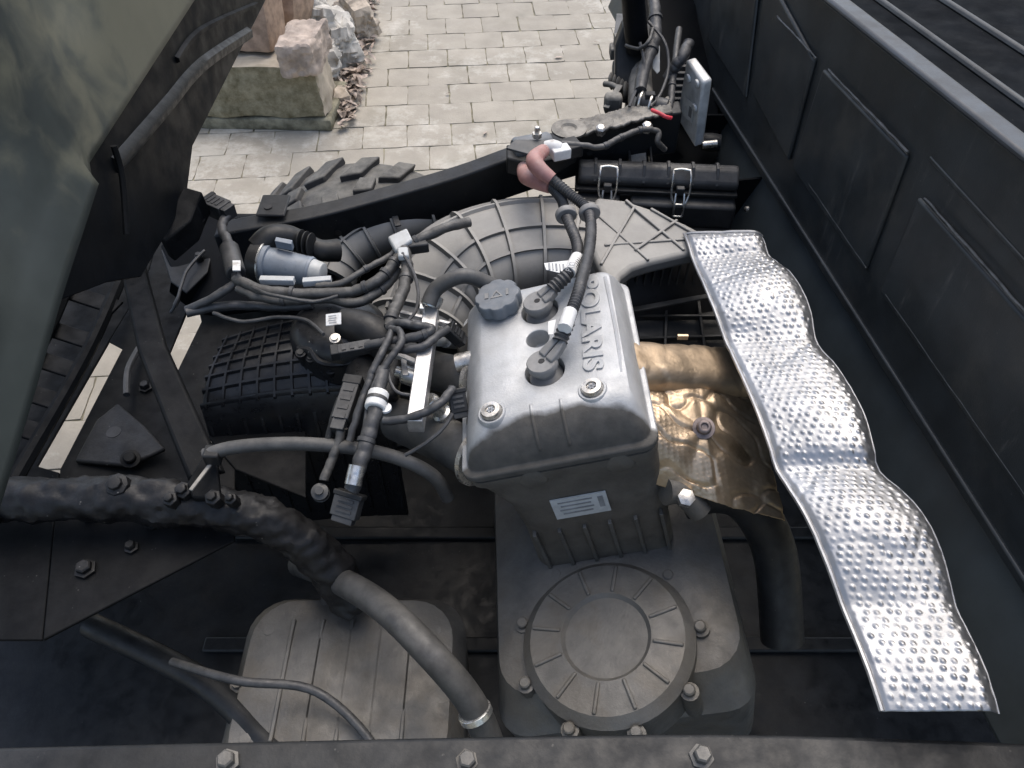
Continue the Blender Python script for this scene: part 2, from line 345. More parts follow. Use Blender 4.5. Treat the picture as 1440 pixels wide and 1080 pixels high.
rough_block('clay_slab', [(c.x-.30, c.y+.06), (c.x+.13, c.y+.06), (c.x+.13, c.y+.26), (c.x-.30, c.y+.26)], .26, M['terracotta'], 'tall terracotta slab leaning behind the salmon stone', 'slab', rgh=.004, seed=4, z0=.262, rot=(R(-10), 0, R(-8)), bev=.02)
c = P(378, 40, .3)
o = rough_block('clay_pipe', [(c.x-.07, c.y+.10), (c.x+.09, c.y+.05), (c.x+.14, c.y+.30), (c.x-.03, c.y+.32)], .34, M['terracotta'], 'rounded clay piece between slab and squared stone', 'slab', rgh=.008, seed=14, z0=.24, rot=(R(-14), R(8), 0), bev=.06)
for i, (px, py, z, sx, sy, hh, rz, m_, lab) in enumerate((
    (470, 52, .10, .15, .32, .17, 25, 'stone_grey', 'long pale grey rock lying beside the leaf litter'),
    (503, 20, .10, .12, .24, .14, 35, 'stone', 'pale cream rock behind the long grey one'),
    (448, 40, .16, .13, .14, .18, 10, 'stone_grey', 'white flecked rock wedged behind the squared stone'),
    (430, 8, .10, .20, .20, .22, 0, 'stone_grey', 'far grey rock at the top of the stone heap'),
    (468, 108, .0, .055, .20, .15, 6, 'stone_grey', 'thin upright shard against the mossy block'),
    (483, 145, .0, .06, .11, .07, 4, 'stone', 'small cream stone at the corner of the mossy block'))):
    c = P(px, py, z); a = R(rz); ca, sa = math.cos(a), math.sin(a)
    cor = [(c.x+ca*x-sa*y, c.y+sa*x+ca*y) for x, y in ((-sx/1.6, -sy/2), (sx/1.6, -sy/2.4), (sx/2, sy/2), (-sx/2, sy/1.8))]
    rough_block('rock', cor, hh, M[m_], lab, 'rock', rgh=.03, taper=.3, seed=20+i, z0=z-hh*.45 if z > 0 else 0, rot=(R(random.uniform(-10, 10)), R(random.uniform(-12, 12)), 0), bev=.03)
# leaf litter: nobody could count it
mb = MB()
def leaf(mb, c, s, flat=False):
    u = Vector((random.gauss(0, 1), random.gauss(0, 1), 0 if flat else random.gauss(0, .45))).normalized(); n_ = Vector((random.gauss(0, .35), random.gauss(0, .35), 1)).normalized(); v = n_.cross(u).normalized(); cu = random.uniform(.1, .5)
    pts = [c-u*s, c-u*.35*s+v*.42*s+n_*cu*s*.5, c+u*.4*s+v*.34*s+n_*cu*s*.4, c+u*s+n_*cu*.3*s, c+u*.4*s-v*.34*s+n_*cu*s*.5, c-u*.35*s-v*.42*s+n_*cu*s*.4, c+n_*0]
    mb.add(pts, [(0, 6, 1), (1, 6, 2), (2, 6, 3), (3, 6, 4), (4, 6, 5), (5, 6, 0)])
for i in range(430):
    t = random.random(); px = 486+34*t**1.0+random.gauss(0, 9); py = 165-175*t+random.gauss(0, 8)
    wd = 1 if 30 < py < 140 else .6
    leaf(mb, P(px*wd+(1-wd)*(486+34*t), py, .004+random.random()*.03), random.uniform(.018, .036))
for i in range(120):
    q = P(random.uniform(430, 520), random.uniform(0, 130), 0); leaf(mb, Vector((q.x, q.y, random.uniform(.0, .05))), random.uniform(.014, .028))
lf = mb.build('leaf_litter', M['leaf'], fix=False, angle=180)
lf['kind'] = 'stuff'; tag(lf, 'strip of curled dry brown leaves between the rocks and the paving', 'leaves')
for i, (px, py, s, lab) in enumerate(((786, 80, .022, 'single dry leaf on the paving near the suspension'), (630, 131, .014, 'tiny dry leaf on a joint in mid paving'), (838, 59, .014, 'small pale leaf on paving left of the strut'), (683, 187, .02, 'dry twig leaf on paving above the frame rail'), (402, 86, .028, 'pale curled leaf lying on the mossy block'))):
    mb = MB(); c = P(px, py, .006 if i < 4 else .29); leaf(mb, Vector((0, 0, 0)), s); o = mb.build('fallen_leaf', M['leaf'], fix=False, angle=180); o.location = c; tag(o, lab, 'leaf')

# ------------------------------------------------------------------ cargo bed (right)
bed = thing('cargo_bed', 'black plastic cargo bed wall with embossed panels filling the right side', 'cargo bed', W(1200, 400)-Vector((0, 0, .2)))
def wl_pt(Y, z, off=0):                 # point on the wall by distance along Y and height
    return Vector(((.711-.1434*Y), Y, z)) - WN*off
def rimz(Y): return 1.205+(1.34-Y)*.07
mb = MB(); Ys = [-.5, 0, .5, 1.0, 1.5, 2.0, 2.55]
fr = [[wl_pt(y, .85), wl_pt(y, rimz(y))] for y in Ys]
mb.loft([[a, b, b+WN*.02, a+WN*.02] for a, b in fr]); mb.build('front_wall', M['bed'], bed, bevel=.004)
mb = MB(); mb.loft([[wl_pt(y, rimz(y)+.002, -.001)-WN*.012, wl_pt(y, rimz(y)+.012)-WN*.008, wl_pt(y, rimz(y)+.012)+WN*.024, wl_pt(y, rimz(y)+.002)+WN*.028] for y in Ys]); mb.build('rim', M['bedrim'], bed, bevel=.004)
mb = MB(); mb.loft([[wl_pt(y, .846)+WN*.012, wl_pt(y, .70)-WN*.045, wl_pt(y, .685)-WN*.035, wl_pt(y, .846)+WN*.05] for y in Ys]); mb.build('lower_skirt', M['skirt'], bed, bevel=.004)
mb = MB(); mb.loft([[wl_pt(y, .858)-WN*.006, wl_pt(y, .858)+WN*.0, wl_pt(y, .842)+WN*.028, wl_pt(y, .842)-WN*.006] for y in Ys]); mb.build('bottom_lip', M['bed'], bed, bevel=.003)
# inside of the bed beyond the rim
mb = MB(); mb.loft([[wl_pt(y, rimz(y)-.005)+WN*.026, wl_pt(y, rimz(y)-.26)+WN*.09, wl_pt(y, rimz(y)-.26)+WN*.95, wl_pt(y, rimz(y)-.28)+WN*.95, wl_pt(y, rimz(y)-.28)+WN*.024] for y in Ys]); mb.build('bed_floor', M['bedfloor'], bed)
for k in range(4):
    mb = MB(); mb.loft([[wl_pt(y, rimz(y)-.26)+WN*(.20+k*.16), wl_pt(y, rimz(y)-.248)+WN*(.207+k*.16), wl_pt(y, rimz(y)-.248)+WN*(.217+k*.16), wl_pt(y, rimz(y)-.26)+WN*(.224+k*.16)] for y in Ys]); mb.build('floor_rib', M['bed'], bed, bevel=.004)
def wall_panel(c4, th=.009):
    pts = [W(*q) for q in c4]
    mb = MB(); mb.prism([q+WN*.001 for q in pts], -WN*th); return mb.build('embossed_panel', M['bed'], bed, bevel=.0045, seg=3)
wall_panel([(1163, 96), (1281, 218), (1221, 381), (1118, 236)])
wall_panel([(1297, 276), (1470, 470), (1462, 725), (1242, 409)])
wall_panel([(1082, -40), (1150, 84), (1113, 226), (1062, 130)])
wall_panel([(1012, -60), (1074, -46), (1052, 138), (998, 54)])
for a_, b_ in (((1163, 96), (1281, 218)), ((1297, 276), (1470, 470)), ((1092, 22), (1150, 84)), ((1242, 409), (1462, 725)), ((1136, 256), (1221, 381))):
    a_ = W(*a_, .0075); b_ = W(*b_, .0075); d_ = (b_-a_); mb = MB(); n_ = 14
    mb.tube([a_+d_*(.02+.95*k/n_)+Vector((0, 0, random.gauss(0, .0006))) for k in range(n_+1)], [random.uniform(.0014, .0026) if a_.z > 1.02 else .0009 for k in range(n_+1)], 6, 2); mb.build('worn_lit_edge', M['scuffed_lit'], bed)  # worn strips; the sky highlight along panel edges is put into their colour
mb = MB(); a, b = W(1308, 222), W(1470, 400); mb.bar(a, b, .006, .004, up=WN); mb.build('moulding_line', M['bed'], bed, bevel=.0015)
for (px, py) in ((1052, 294), (1092, 26)):
    mb = MB(); mb.lathe(W(px, py) - WN*.0 if px > 1060 else P(px, py, .80), -WN, [(.006, 0), (.006, .006), (.002, .008)], 12); mb.build('rivet', M['bolt'], bed)

# ------------------------------------------------------------------ cab side (left)
cabp = thing('cab_panel', 'dusty grey green moulded rear cab panel at the upper left', 'cab panel', (-.62, .9, .9))
def edge_z(Y):
    if Y > .96: return 1.136
    return 1.118-(.96-Y)*.27
def cab_fn(a, b):
    Y = .30+1.55*a; e = edge_z(Y); zz = e+b*(.62)
    x = -.592-.10*b*b
    # moulded relief: a broad pocket with a raised lip and a rolled lower edge
    x -= .03*math.exp(-((Y-.78)/.10)**2)*math.exp(-((b-.25)/.16)**2)
    x -= .012*math.exp(-((Y-1.12)/.06)**2)*math.exp(-((b-.30)/.10)**2)
    x -= .012*min(1, b*4)*(1+noise.noise(Vector((Y*5, zz*5, 1))))
    if Y < .955: x += .012*max(0, 1-b/.10)      # lower moulding stands proud of the upper panel
    return Vector((x, Y, zz))
mb = MB().grid(cab_fn, 155, 50); mb.build('moulded_panel', M['cab'], cabp, solid=.006, fix=False)
mb = MB(); mb.tube([Vector((-.60, y, edge_z(y)+.003)) for y in (.30, .45, .6, .75, .88, .93, .965, 1.0, 1.15, 1.4, 1.8)], .005, 10, 3); mb.build('rolled_edge', M['cab'], cabp)
c = P(166, 95, 1.30); c = Vector((-.61, .83, 1.33))
q = ray(166, 97); t = -.612/q.x; c = CP+q*t
mb = MB(); mb.lathe(c, (1, 0, .2), [(.012, -.004), (.014, .003), (.012, .006)], 16); mb.build('plug', M['liner'], cabp)

lin = thing('fender_liner', 'smooth black plastic liner hanging below the dusty cab panel', 'liner', (-.59, 1.4, .95))
mb = MB(); XL = -.598
def lz(Y): return .95
pl = [(XL, .76, 1.10), (XL, .94, 1.13), (XL, .97, 1.15), (XL, 2.4, 1.15), (XL, 2.4, .95), (XL, 1.32, .95), (XL, 1.22, .90), (XL, .98, .92), (XL, .89, .985), (XL, .76, 1.06)]
mb.prism(pl, (-.012, 0, 0)); mb.build('liner_sheet', M['liner'], lin, bevel=.002)
mb = MB(); q1, q2, q3, q4 = [CP+ray(*e)*(-.594/ray(*e).x) for e in ((165, 232), (235, 150), (285, 92), (352, 46))]
bp_ = smooth_path([q1, q2, q3, q4], 8); mb.loft([[q+Vector((-.012, 0, -.020)), q+Vector((.004, 0, -.010)), q+Vector((.006, 0, .006)), q+Vector((-.012, 0, .020))] for q in bp_]); mb.build('stiffener_bead', M['plastic'], lin, angle=60)
q1, q2, q3 = [CP+ray(*e)*(-.594/ray(*e).x) for e in ((250, 84), (285, 42), (362, 6))]
mb = MB(); bp_ = smooth_path([q1, q2, q3], 8); mb.loft([[q+Vector((-.008, 0, -.008)), q+Vector((.003, 0, -.004)), q+Vector((.003, 0, .003)), q+Vector((-.008, 0, .008))] for q in bp_]); mb.build('upper_bead', M['liner'], lin)
q1, q2, q3 = [CP+ray(*e)*(-.584/ray(*e).x) for e in ((160, 205), (172, 250), (178, 330))]
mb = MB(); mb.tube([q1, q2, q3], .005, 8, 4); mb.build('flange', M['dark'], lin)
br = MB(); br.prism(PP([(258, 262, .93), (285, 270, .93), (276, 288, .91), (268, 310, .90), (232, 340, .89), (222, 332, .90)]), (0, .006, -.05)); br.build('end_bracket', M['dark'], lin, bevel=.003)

# ------------------------------------------------------------------ far frame rail and rear kick-up
fr = thing('frame_rail', 'long black box section frame rail sloping up across the bay', 'frame rail', P(600, 270, .7))
RP = [(300, 332, .82), (350, 322, .825), (440, 306, .83), (540, 280, .845), (640, 251, .87), (715, 224, .90), (775, 204, .92), (830, 187, .94), (905, 166, .96), (960, 158, .965)]
rp = smooth_path(PP(RP), 4); YV = Vector((0, 1, 0)); ZV = Vector((0, 0, 1)); XV = Vector((1, 0, 0))
mb = MB(); mb.loft([[q, q+YV*.042+ZV*.003, q+YV*.042-ZV*.09, q-ZV*.09] for q in rp]); mb.build('box_section', M['frame'], fr, bevel=.004, seg=3)
mb = MB(); mb.box(P(381, 300, .838)+YV*.025, XV*.028, YV*.034, ZV*.003); o = mb.build('mounting_tab', M['frame'], fr, bevel=.006)
mb = MB(); mb.lathe(P(377, 291, .842)+YV*.0, ZV, [(.008, -.0), (.008, .0012)], 14); mb.build('tab_hole', M['mesh'], fr)
for (px, py) in ((650, 271), (468, 322), (830, 222), (757, 240)):
    mb = MB(); q = P(px, py, .84+.0002*(px-560)); 
    # hole on the front face
    qq = min(rp, key=lambda s_: abs(s_.x-q.x)); q = Vector((q.x, qq.y-.0008, qq.z-.045))
    mb.lathe(q, -YV, [(.006, 0), (.006, .0015)], 12); mb.build('drain_hole', M['mesh'], fr)
# dusty crumbly top at the kick-up
mb = MB()
def dtop(a, b):
    q = P(795+150*a, 196-40*a+2, .945+.03*a); return q+YV*(.0+.055*b+.008*noise.noise(Vector((a*9, b, 7))))+ZV*(.004+.003*noise.noise(Vector((a*14, b*5, 2)))+.003*noise.noise(Vector((a*40, b*20, 2))))
mb.grid(dtop, 70, 20); mb.build('muddy_top_plate', M['framedirt'], fr, solid=.006)
mb = MB(); q = P(820, 186, .96)+YV*.03
for k in range(3): pass
mb.lathe(P(800, 183, .955)+YV*.0, ZV, [(.034, 0), (.034, .004), (.016, .006), (.012, .002)], 22); mb.build('washer_plate', M['framedirt'], fr)
for (px, py, z) in ((845, 182, .955), (910, 178, .96)):
    mb = MB(); mb.lathe(P(px, py, z), (0, -.4, 1), [(.010, -.01), (.010, .005), (.006, .008)], 6); mb.build('bolt', M['bolt'], fr)

# wheel
R0 = .34; TC = Vector((-.35, 1.51, .405))
wh = thing('wheel_assembly', 'chunky black off road tyre behind the frame rail', 'wheel', TC-ZV*.385)
mb = MB(); mb.lathe(TC, YV, [(.19, -.12), (.27, -.135), (.310, -.125), (.320, -.09), (.323, 0), (.320, .09), (.310, .125), (.27, .135), (.19, .12)], 64); ty = mb.build('tyre', M['rubber'], wh)
mb = MB(); mb.lathe(TC, YV, [(.05, -.06), (.185, -.10), (.19, -.11), (.19, .11), (.185, .10), (.05, .06)], 40); mb.build('rim', M['frame'], wh)
def lug(ang, y0, wy, wa, sk):
    mb = MB(); pts = []
    for (da, dy) in ((-wa, -wy), (wa*.8, -wy*.7), (wa, wy), (-wa*.6, wy*.8)):
        a = ang+da+sk*dy; pts.append((a, y0+dy))
    bot = [TC+Vector((math.sin(a)*.308, y, math.cos(a)*.308)) for a, y in pts]; top = [TC+Vector((math.sin(a*1)*(R0+.001-abs(y)*.08), y*.97, math.cos(a)*(R0+.001-abs(y)*.08))) for a, y in pts]
    mb.loft([bot, top]); return mb.build('lug', M['rubber'], wh, bevel=.004)
for k in range(24):
    a = 2*math.pi*k/24
    lug(a, .080, .050, .074, 1.0); lug(a+.13, -.080, .050, .074, -1.0)
    if k % 2 == 0: lug(a+.06, .0, .03, .07, 0)

# ------------------------------------------------------------------ engine frame of reference
EO = Vector((.053, .82, .93)); YAW, ROL = R(2), R(15)
ER = Matrix.Rotation(YAW, 3, 'Z') @ Matrix.Rotation(-ROL, 3, 'Y')
def E_(x, y, z): return EO + ER @ Vector((x, y, z))
EX, EY, EZ = ER @ XV, ER @ YV, ER @ ZV
def EU(px, py, z):                      # engine coordinates of what the photograph shows there at local height z
    d = ray(px, py); t = ((EO+EZ*z-CP).dot(EZ))/d.dot(EZ); q = ER.transposed() @ (CP+d*t-EO); return q
eng = thing('engine', 'tilted cast aluminium twin cylinder engine head with raised lettering', 'engine', (.05, .8, .45))
def rrect(x0, x1, y0, y1, r, z, n=5):
    out = []
    for cx, cy, a0 in ((x1-r, y1-r, 0), (x0+r, y1-r, 90), (x0+r, y0+r, 180), (x1-r, y0+r, 270)):
        for k in range(n+1):
            a = R(a0+90*k/n); out.append(E_(cx+r*math.cos(a), cy+r*math.sin(a), z))
    return out
mb = MB()
mb.loft([rrect(-.150, .128, -.170, .165, .022, -.075), rrect(-.152, .130, -.172, .167, .022, -.073), rrect(-.152, .130, -.172, .167, .022, -.064), rrect(-.150, .128, -.170, .165, .022, -.062),
         rrect(-.143, .1215, -.1635, .158, .020, -.0605), rrect(-.140, .120, -.161, .156, .020, -.048), rrect(-.131, .116, -.154, .148, .020, -.028), rrect(-.116, .109, -.138, .137, .018, -.009), rrect(-.107, .1045, -.127, .131, .016, -.002), rrect(-.101, .10, -.120, .126, .014, 0)])
cover = mb.build('valve_cover', M['alu'], eng, angle=28)
# plug wells and vent cut out of the casting
wells = [(EU(759, 436, 0), .029), (EU(756, 476, 0), .0175), (EU(766, 521, 0), .029)]
cut = MB()
for q, r in wells: cut.lathe(E_(q.x, q.y, -.03), EZ, [(r*.92, 0), (r, .02), (r, .05)], 32)
cuto = cut.build('cutter', M['alu_grime'])
bm_ = cover.modifiers.new('wells', 'BOOLEAN'); bm_.operation = 'DIFFERENCE'; bm_.object = cuto; bm_.solver = 'EXACT'
bv = cover.modifiers.new('bevel', 'BEVEL'); bv.width = .0025; bv.segments = 2; bv.limit_method = 'ANGLE'; bv.angle_limit = R(40)
bpy.context.view_layer.update()
dg = bpy.context.evaluated_depsgraph_get(); me = bpy.data.meshes.new_from_object(cover.evaluated_get(dg))
cover.modifiers.clear(); cover.data = me; bpy.data.objects.remove(cuto)
if len(me.materials) == 0: me.materials.append(M['alu'])
# grimy stain on the sloping front of the casting: a dirt tide line with its own ragged edge
def cover_grime():
    m = mat('cover_casting', (.42, .43, .435), .5, metal=.4, dust=.35, dustcol=(.44, .43, .41), scale=28, bump=.28, bscale=300, var=.1)
    N = m.node_tree.nodes; L = m.node_tree.links; b = N['Principled BSDF']
    geo = N.new('ShaderNodeNewGeometry'); vm = N.new('ShaderNodeVectorMath'); vm.operation = 'SUBTRACT'; vm.inputs[1].default_value = EO; L.new(geo.outputs['Position'], vm.inputs[0])
    def dot(v):
        d = N.new('ShaderNodeVectorMath'); d.operation = 'DOT_PRODUCT'; d.inputs[1].default_value = v; L.new(vm.outputs[0], d.inputs[0]); return d.outputs['Value']
    nz = N.new('ShaderNodeTexNoise'); nz.inputs['Scale'].default_value = 26; nz.inputs['Detail'].default_value = 7; L.new(geo.outputs['Position'], nz.inputs['Vector'])
    x = dot(EX); y = dot(EY)
    def math_(op, a, c):
        q = N.new('ShaderNodeMath'); q.operation = op
        for i, s_ in enumerate((a, c)):
            if isinstance(s_, (int, float)): q.inputs[i].default_value = s_
            else: L.new(s_, q.inputs[i])
        return q.outputs[0]
    x2 = math_('MULTIPLY', math_('MULTIPLY', x, x), 1.3)
    e = math_('ADD', math_('ADD', y, x2), math_('MULTIPLY', math_('SUBTRACT', nz.outputs['Fac'], .5), .02))
    r = N.new('ShaderNodeMapRange'); r.inputs[1].default_value = -.122; r.inputs[2].default_value = -.130; r.inputs[4].default_value = .93; L.new(e, r.inputs[0])
    mx = N.new('ShaderNodeMix'); mx.data_type = 'RGBA'; L.new(r.outputs[0], mx.inputs[0]); L.new(b.inputs['Base Color'].links[0].from_socket, mx.inputs[6])
    n2 = N.new('ShaderNodeTexNoise'); n2.inputs['Scale'].default_value = 60; n2.inputs['Detail'].default_value = 8; L.new(geo.outputs['Position'], n2.inputs['Vector'])
    cr = N.new('ShaderNodeValToRGB'); cr.color_ramp.elements[0].color = (.036, .032, .026, 1); cr.color_ramp.elements[1].color = (.08, .071, .058, 1); cr.color_ramp.elements[0].position = .3; cr.color_ramp.elements[1].position = .75; L.new(n2.outputs['Fac'], cr.inputs[0])
    L.new(cr.outputs[0], mx.inputs[7]); L.new(mx.outputs[2], b.inputs['Base Color'])
    ms = b.inputs['Metallic'].links[0].from_socket; L.new(math_('MULTIPLY', ms, math_('SUBTRACT', 1, r.outputs[0])), b.inputs['Metallic'])
    rs = b.inputs['Roughness'].links[0].from_socket; L.new(math_('ADD', rs, math_('MULTIPLY', r.outputs[0], .3)), b.inputs['Roughness'])
    return m
me.materials.clear(); me.materials.append(cover_grime()); me.polygons.foreach_set('material_index', [0]*len(me.polygons))
# front ribs / raised pad between the bolts
def on_front(x, s_):                    # s_ 0..1 runs from the top edge down the sloping front
    prof = [(-.112, .001), (-.127, -.002), (-.138, -.009), (-.154, -.028), (-.161, -.048)]
    k = min(int(s_*4), 3); t = s_*4-k; return prof[k][0]*(1-t)+prof[k+1][0]*t, prof[k][1]*(1-t)+prof[k+1][1]*t
for xr in (-.032, .010):
    mb = MB(); rings = []
    for k in range(17):
        y, z = on_front(0, k/16*.95); n_ = Vector((0, -.35-.5*k/16, .9-.4*k/16)).normalized(); th = .0022*math.sin(math.pi*min(1, (k+.3)/4))if k < 2 else .0022
        rings.append([E_(xr-.004, y-n_.y*.003, z-n_.z*.003), E_(xr-.0015, y+n_.y*th, z+n_.z*th), E_(xr+.0015, y+n_.y*th, z+n_.z*th), E_(xr+.004, y-n_.y*.003, z-n_.z*.003)])
    mb.loft(rings); mb.build('front_ridge', me.materials[0], cover, angle=80)
# corner bolts in their bosses
for (px, py) in ((690, 577), (832, 544)):
    q = EU(px, py, .006)
    mb = MB(); mb.lathe(E_(q.x, q.y, -.05), EZ, [(.030, 0), (.026, .030), (.0205, .050), (.019, .052), (.0165, .052), (.0160, .050)], 32); mb.build('bolt_boss', me.materials[0], cover)
    mb = MB(); mb.lathe(E_(q.x, q.y, .0), EZ, [(.0148, 0), (.0148, .006), (.0135, .009), (.0075, .0095), (.0065, .0065), (.002, .006)], 28); bo = mb.build('bolt', M['bolt'], cover)
    mb = MB()
    for k in range(3):
        a = k*math.pi/3; mb.box(E_(q.x, q.y, .0072), EX*math.cos(a)*.0058+EY*math.sin(a)*.0058, (EY*math.cos(a)-EX*math.sin(a))*.0014, EZ*.001)
    mb.build('torx_recess', M['greyink'], cover)
# gasket and head below
mb = MB(); mb.loft([rrect(-.147, .126, -.167, .16, .022, -.082), rrect(-.147, .126, -.167, .16, .022, -.0755)]); mb.build('gasket', M['rubber'], eng)
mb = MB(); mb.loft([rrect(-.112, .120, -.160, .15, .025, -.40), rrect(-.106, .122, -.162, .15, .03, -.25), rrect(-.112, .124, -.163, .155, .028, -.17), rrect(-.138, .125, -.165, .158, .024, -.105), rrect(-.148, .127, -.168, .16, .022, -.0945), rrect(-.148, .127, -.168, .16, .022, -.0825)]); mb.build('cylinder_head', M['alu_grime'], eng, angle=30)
for x in (-.055, .07):
    mb = MB(); mb.lathe(E_(x, -.153, -.098), -EY, [(.022, 0), (.022, .013), (.018, .0155)], 24); mb.build('cam_plug', M['alu_grime'], eng, bevel=.002)
# rating plate on the head
mb = MB(); c = E_(-.004, -.1655, -.186); mb.box(c, EX*.042, EZ*.026, EY*.0012); rpl = mb.build('rating_plate', M['offwhite'], eng)
mb = MB()
for k in range(4): mb.box(c+EX*(-.006)+EZ*(.017-.010*k)-EY*.0016, EX*(.026-.003*(k % 2)), EZ*.0016, EY*.0003)
mb.box(c+EX*.032+EZ*.004-EY*.0016, EX*.004, EZ*.014, EY*.0003)
mb.build('plate_print', M['greyink'], rpl)
# lettering
def text_mesh(s_, size, ext=0.0, bev=0.0, spacing=1.0):
    cu = bpy.data.curves.new('t', 'FONT'); cu.body = s_; cu.size = size; cu.extrude = ext; cu.bevel_depth = bev; cu.offset = .0006 if bev else 0; cu.align_x = 'CENTER'; cu.align_y = 'CENTER'; cu.space_character = spacing
    o = bpy.data.objects.new('t', cu); COL.objects.link(o); bpy.context.view_layer.update()
    m_ = bpy.data.meshes.new_from_object(o.evaluated_get(bpy.context.evaluated_depsgraph_get())); bpy.data.objects.remove(o); return m_
def text_on(name, s_, size, origin, ux, uy, m_, parent, ext=.0004, sx=1, sy=1, spacing=1.0, bev=0, box=None):
    me_ = text_mesh(s_, size, ext, bev, spacing); ux = Vector(ux).normalized(); uy = Vector(uy).normalized(); uz = ux.cross(uy); off = wloc(parent)
    if box:
        xs = [v.co.x for v in me_.vertices]; ys = [v.co.y for v in me_.vertices]; kx = box[0]/(max(xs)-min(xs)); ky = box[1]/(max(ys)-min(ys)); mx_ = (max(xs)+min(xs))/2; my_ = (max(ys)+min(ys))/2
        for v in me_.vertices: v.co.x = (v.co.x-mx_)*kx; v.co.y = (v.co.y-my_)*ky
    for v in me_.vertices: v.co = Vector(origin)+ux*v.co.x*sx+uy*v.co.y*sy+uz*v.co.z-off
    me_.materials.clear(); me_.materials.append(m_); o = bpy.data.objects.new(name, me_); COL.objects.link(o); o.parent = parent; return o
a = EU(828, 392, .001); b = EU(835, 521, .001)
mid = (a+b)/2; ll = (a-b).length
ux = (ER @ Vector((b.x-a.x, b.y-a.y, 0))).normalized(); uy = EZ.cross(ux)
text_on('raised_lettering', 'POLARIS', .03, E_(mid.x, mid.y, .0008), ux, uy, M['alu'], cover, ext=.0015, spacing=1.05, bev=.0007, box=(ll*1.0, .030))
# raised lip framing the lettering side
mb = MB(); mb.tube([E_(.098, .115, -.002), E_(.100, 0, -.002), E_(.098, -.085, -.003)], .0035, 8, 4); mb.build('edge_bead', me.materials[0], cover)
# oil filler cap
q = EU(700, 418, .02)
oc = E_(q.x, q.y, 0); capo = MB(); n = 56; prof = []
def capring(r, z, lobes):
    out = []
    for k in range(n):
        a_ = 2*math.pi*k/n; m8 = .5+.5*math.cos(8*a_); rr = r*(1-lobes*(1-min(1, m8*2.2))); out.append(oc+EX*rr*math.cos(a_)+EY*rr*math.sin(a_)+EZ*z)
    return out
capo.loft([capring(.030, -.004, 0), capring(.030, .004, 0), capring(.036, .005, .10), capring(.037, .022, .10), capring(.0345, .0265, .10), capring(.010, .027, 0)])
cp = capo.build('oil_filler_cap', M['cap'], eng, bevel=.0008)
mb = MB(); mb.add([oc+EX*x*.008+EY*y*.008+EZ*.0278 for x, y in ((-1.3, -1), (1.3, -1), (0, 1.1))]+[oc+EX*x*.006+EY*y*.006+EZ*.0282 for x, y in ((-1.0, -.85), (1.0, -.85), (0, .8))], [(0, 1, 4, 3), (1, 2, 5, 4), (2, 0, 3, 5)])
mb.box(oc+EY*.0-EX*.016+EZ*.0277, EX*.003, EY*.006, EZ*.0005); mb.box(oc+EX*.017+EZ*.0277, EX*.002, EY*.007, EZ*.0005); mb.build('cap_mark', M['boot'], cp, fix=False)
mb = MB(); mb.lathe(oc-EZ*.03, EZ, [(.033, 0), (.033, .028)], 28); mb.build('filler_neck', M['alu'], eng)
# side boss, studs on exhaust side
for (px, py, r, l) in ((876, 498, .012, .02), (876, 520, .010, .018)):
    mb = MB(); q = P(px, py, .90); mb.lathe(q-EX*.02, EX, [(r, 0), (r, .028), (r*.8, .032)], 12); mb.build('stud', M['alu'], eng, bevel=.001)
mb = MB(); mb.box(P(861, 420, .93), EX*.004, EY*.007, EZ*.006); mb.build('side_lug', M['steel'], eng, bevel=.002)
# lower crankcase, visible under the head towards the camera
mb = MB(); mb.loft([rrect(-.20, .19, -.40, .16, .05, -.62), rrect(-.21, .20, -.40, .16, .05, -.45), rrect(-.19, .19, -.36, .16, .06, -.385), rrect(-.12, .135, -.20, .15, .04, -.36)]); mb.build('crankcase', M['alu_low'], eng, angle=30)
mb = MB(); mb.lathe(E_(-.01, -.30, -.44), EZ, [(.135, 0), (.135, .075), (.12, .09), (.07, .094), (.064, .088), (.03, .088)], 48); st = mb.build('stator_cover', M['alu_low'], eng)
for k in range(12):
    a_ = 2*math.pi*(k+.5)/12; ca_, sa_ = math.cos(a_), math.sin(a_); mb = MB(); mb.bar(E_(-.01+.072*ca_, -.30+.072*sa_, -.348), E_(-.01+.118*ca_, -.30+.118*sa_, -.351), .006, .010, up=EZ); mb.build('cast_rib', M['alu_low'], eng, bevel=.002)
for k in range(9):
    a_ = 2*math.pi*k/9; mb = MB(); mb.lathe(E_(-.01+.143*math.cos(a_), -.30+.143*math.sin(a_), -.44), EZ, [(.014, 0), (.014, .07), (.009, .071), (.009, .079), (.007, .081)], 12); mb.build('cover_bolt', M['alu_low'], eng)
for k in range(6):
    mb = MB(); mb.bar(E_(-.09+.04*k, -.163, -.245), E_(-.09+.04*k, -.160, -.36), .006, .012, up=-EY); mb.build('cooling_rib', M['alu_low'], eng, bevel=.001)

# ------------------------------------------------------------------ air duct over the engine
duct = thing('intake_duct', 'broad dust covered ribbed grey air duct arching behind the engine', 'air duct', P(740, 320, .7))
DP = [(578, 452, .775), (590, 415, .80), (612, 372, .83), (655, 333, .86), (715, 312, .875), (780, 307, .878), (845, 314, .876), (880, 320, .868)]
dcl = smooth_path(PP(DP), 8); nd = len(dcl)
def dframe(i):
    t = (dcl[min(i+1, nd-1)]-dcl[max(i-1, 0)]); t.z = 0; t.normalize(); s_ = Vector((-t.y, t.x, 0)); return t, s_
def dsec(i, ang, off=0.0):              # ang 0..pi from far side over the top to the near side; crest follows dcl
    t, s_ = dframe(i); f_ = i/(nd-1)
    hw = .090+.020*math.sin(f_*math.pi); hh = .085
    c_, s2 = math.cos(ang), math.sin(ang); e = .76
    x = math.copysign(abs(c_)**e, c_)*(hw+off); z = abs(s2)**e*(hh+off)
    return dcl[i]+s_*x+ZV*(z-hh)
mb = MB(); K = 26
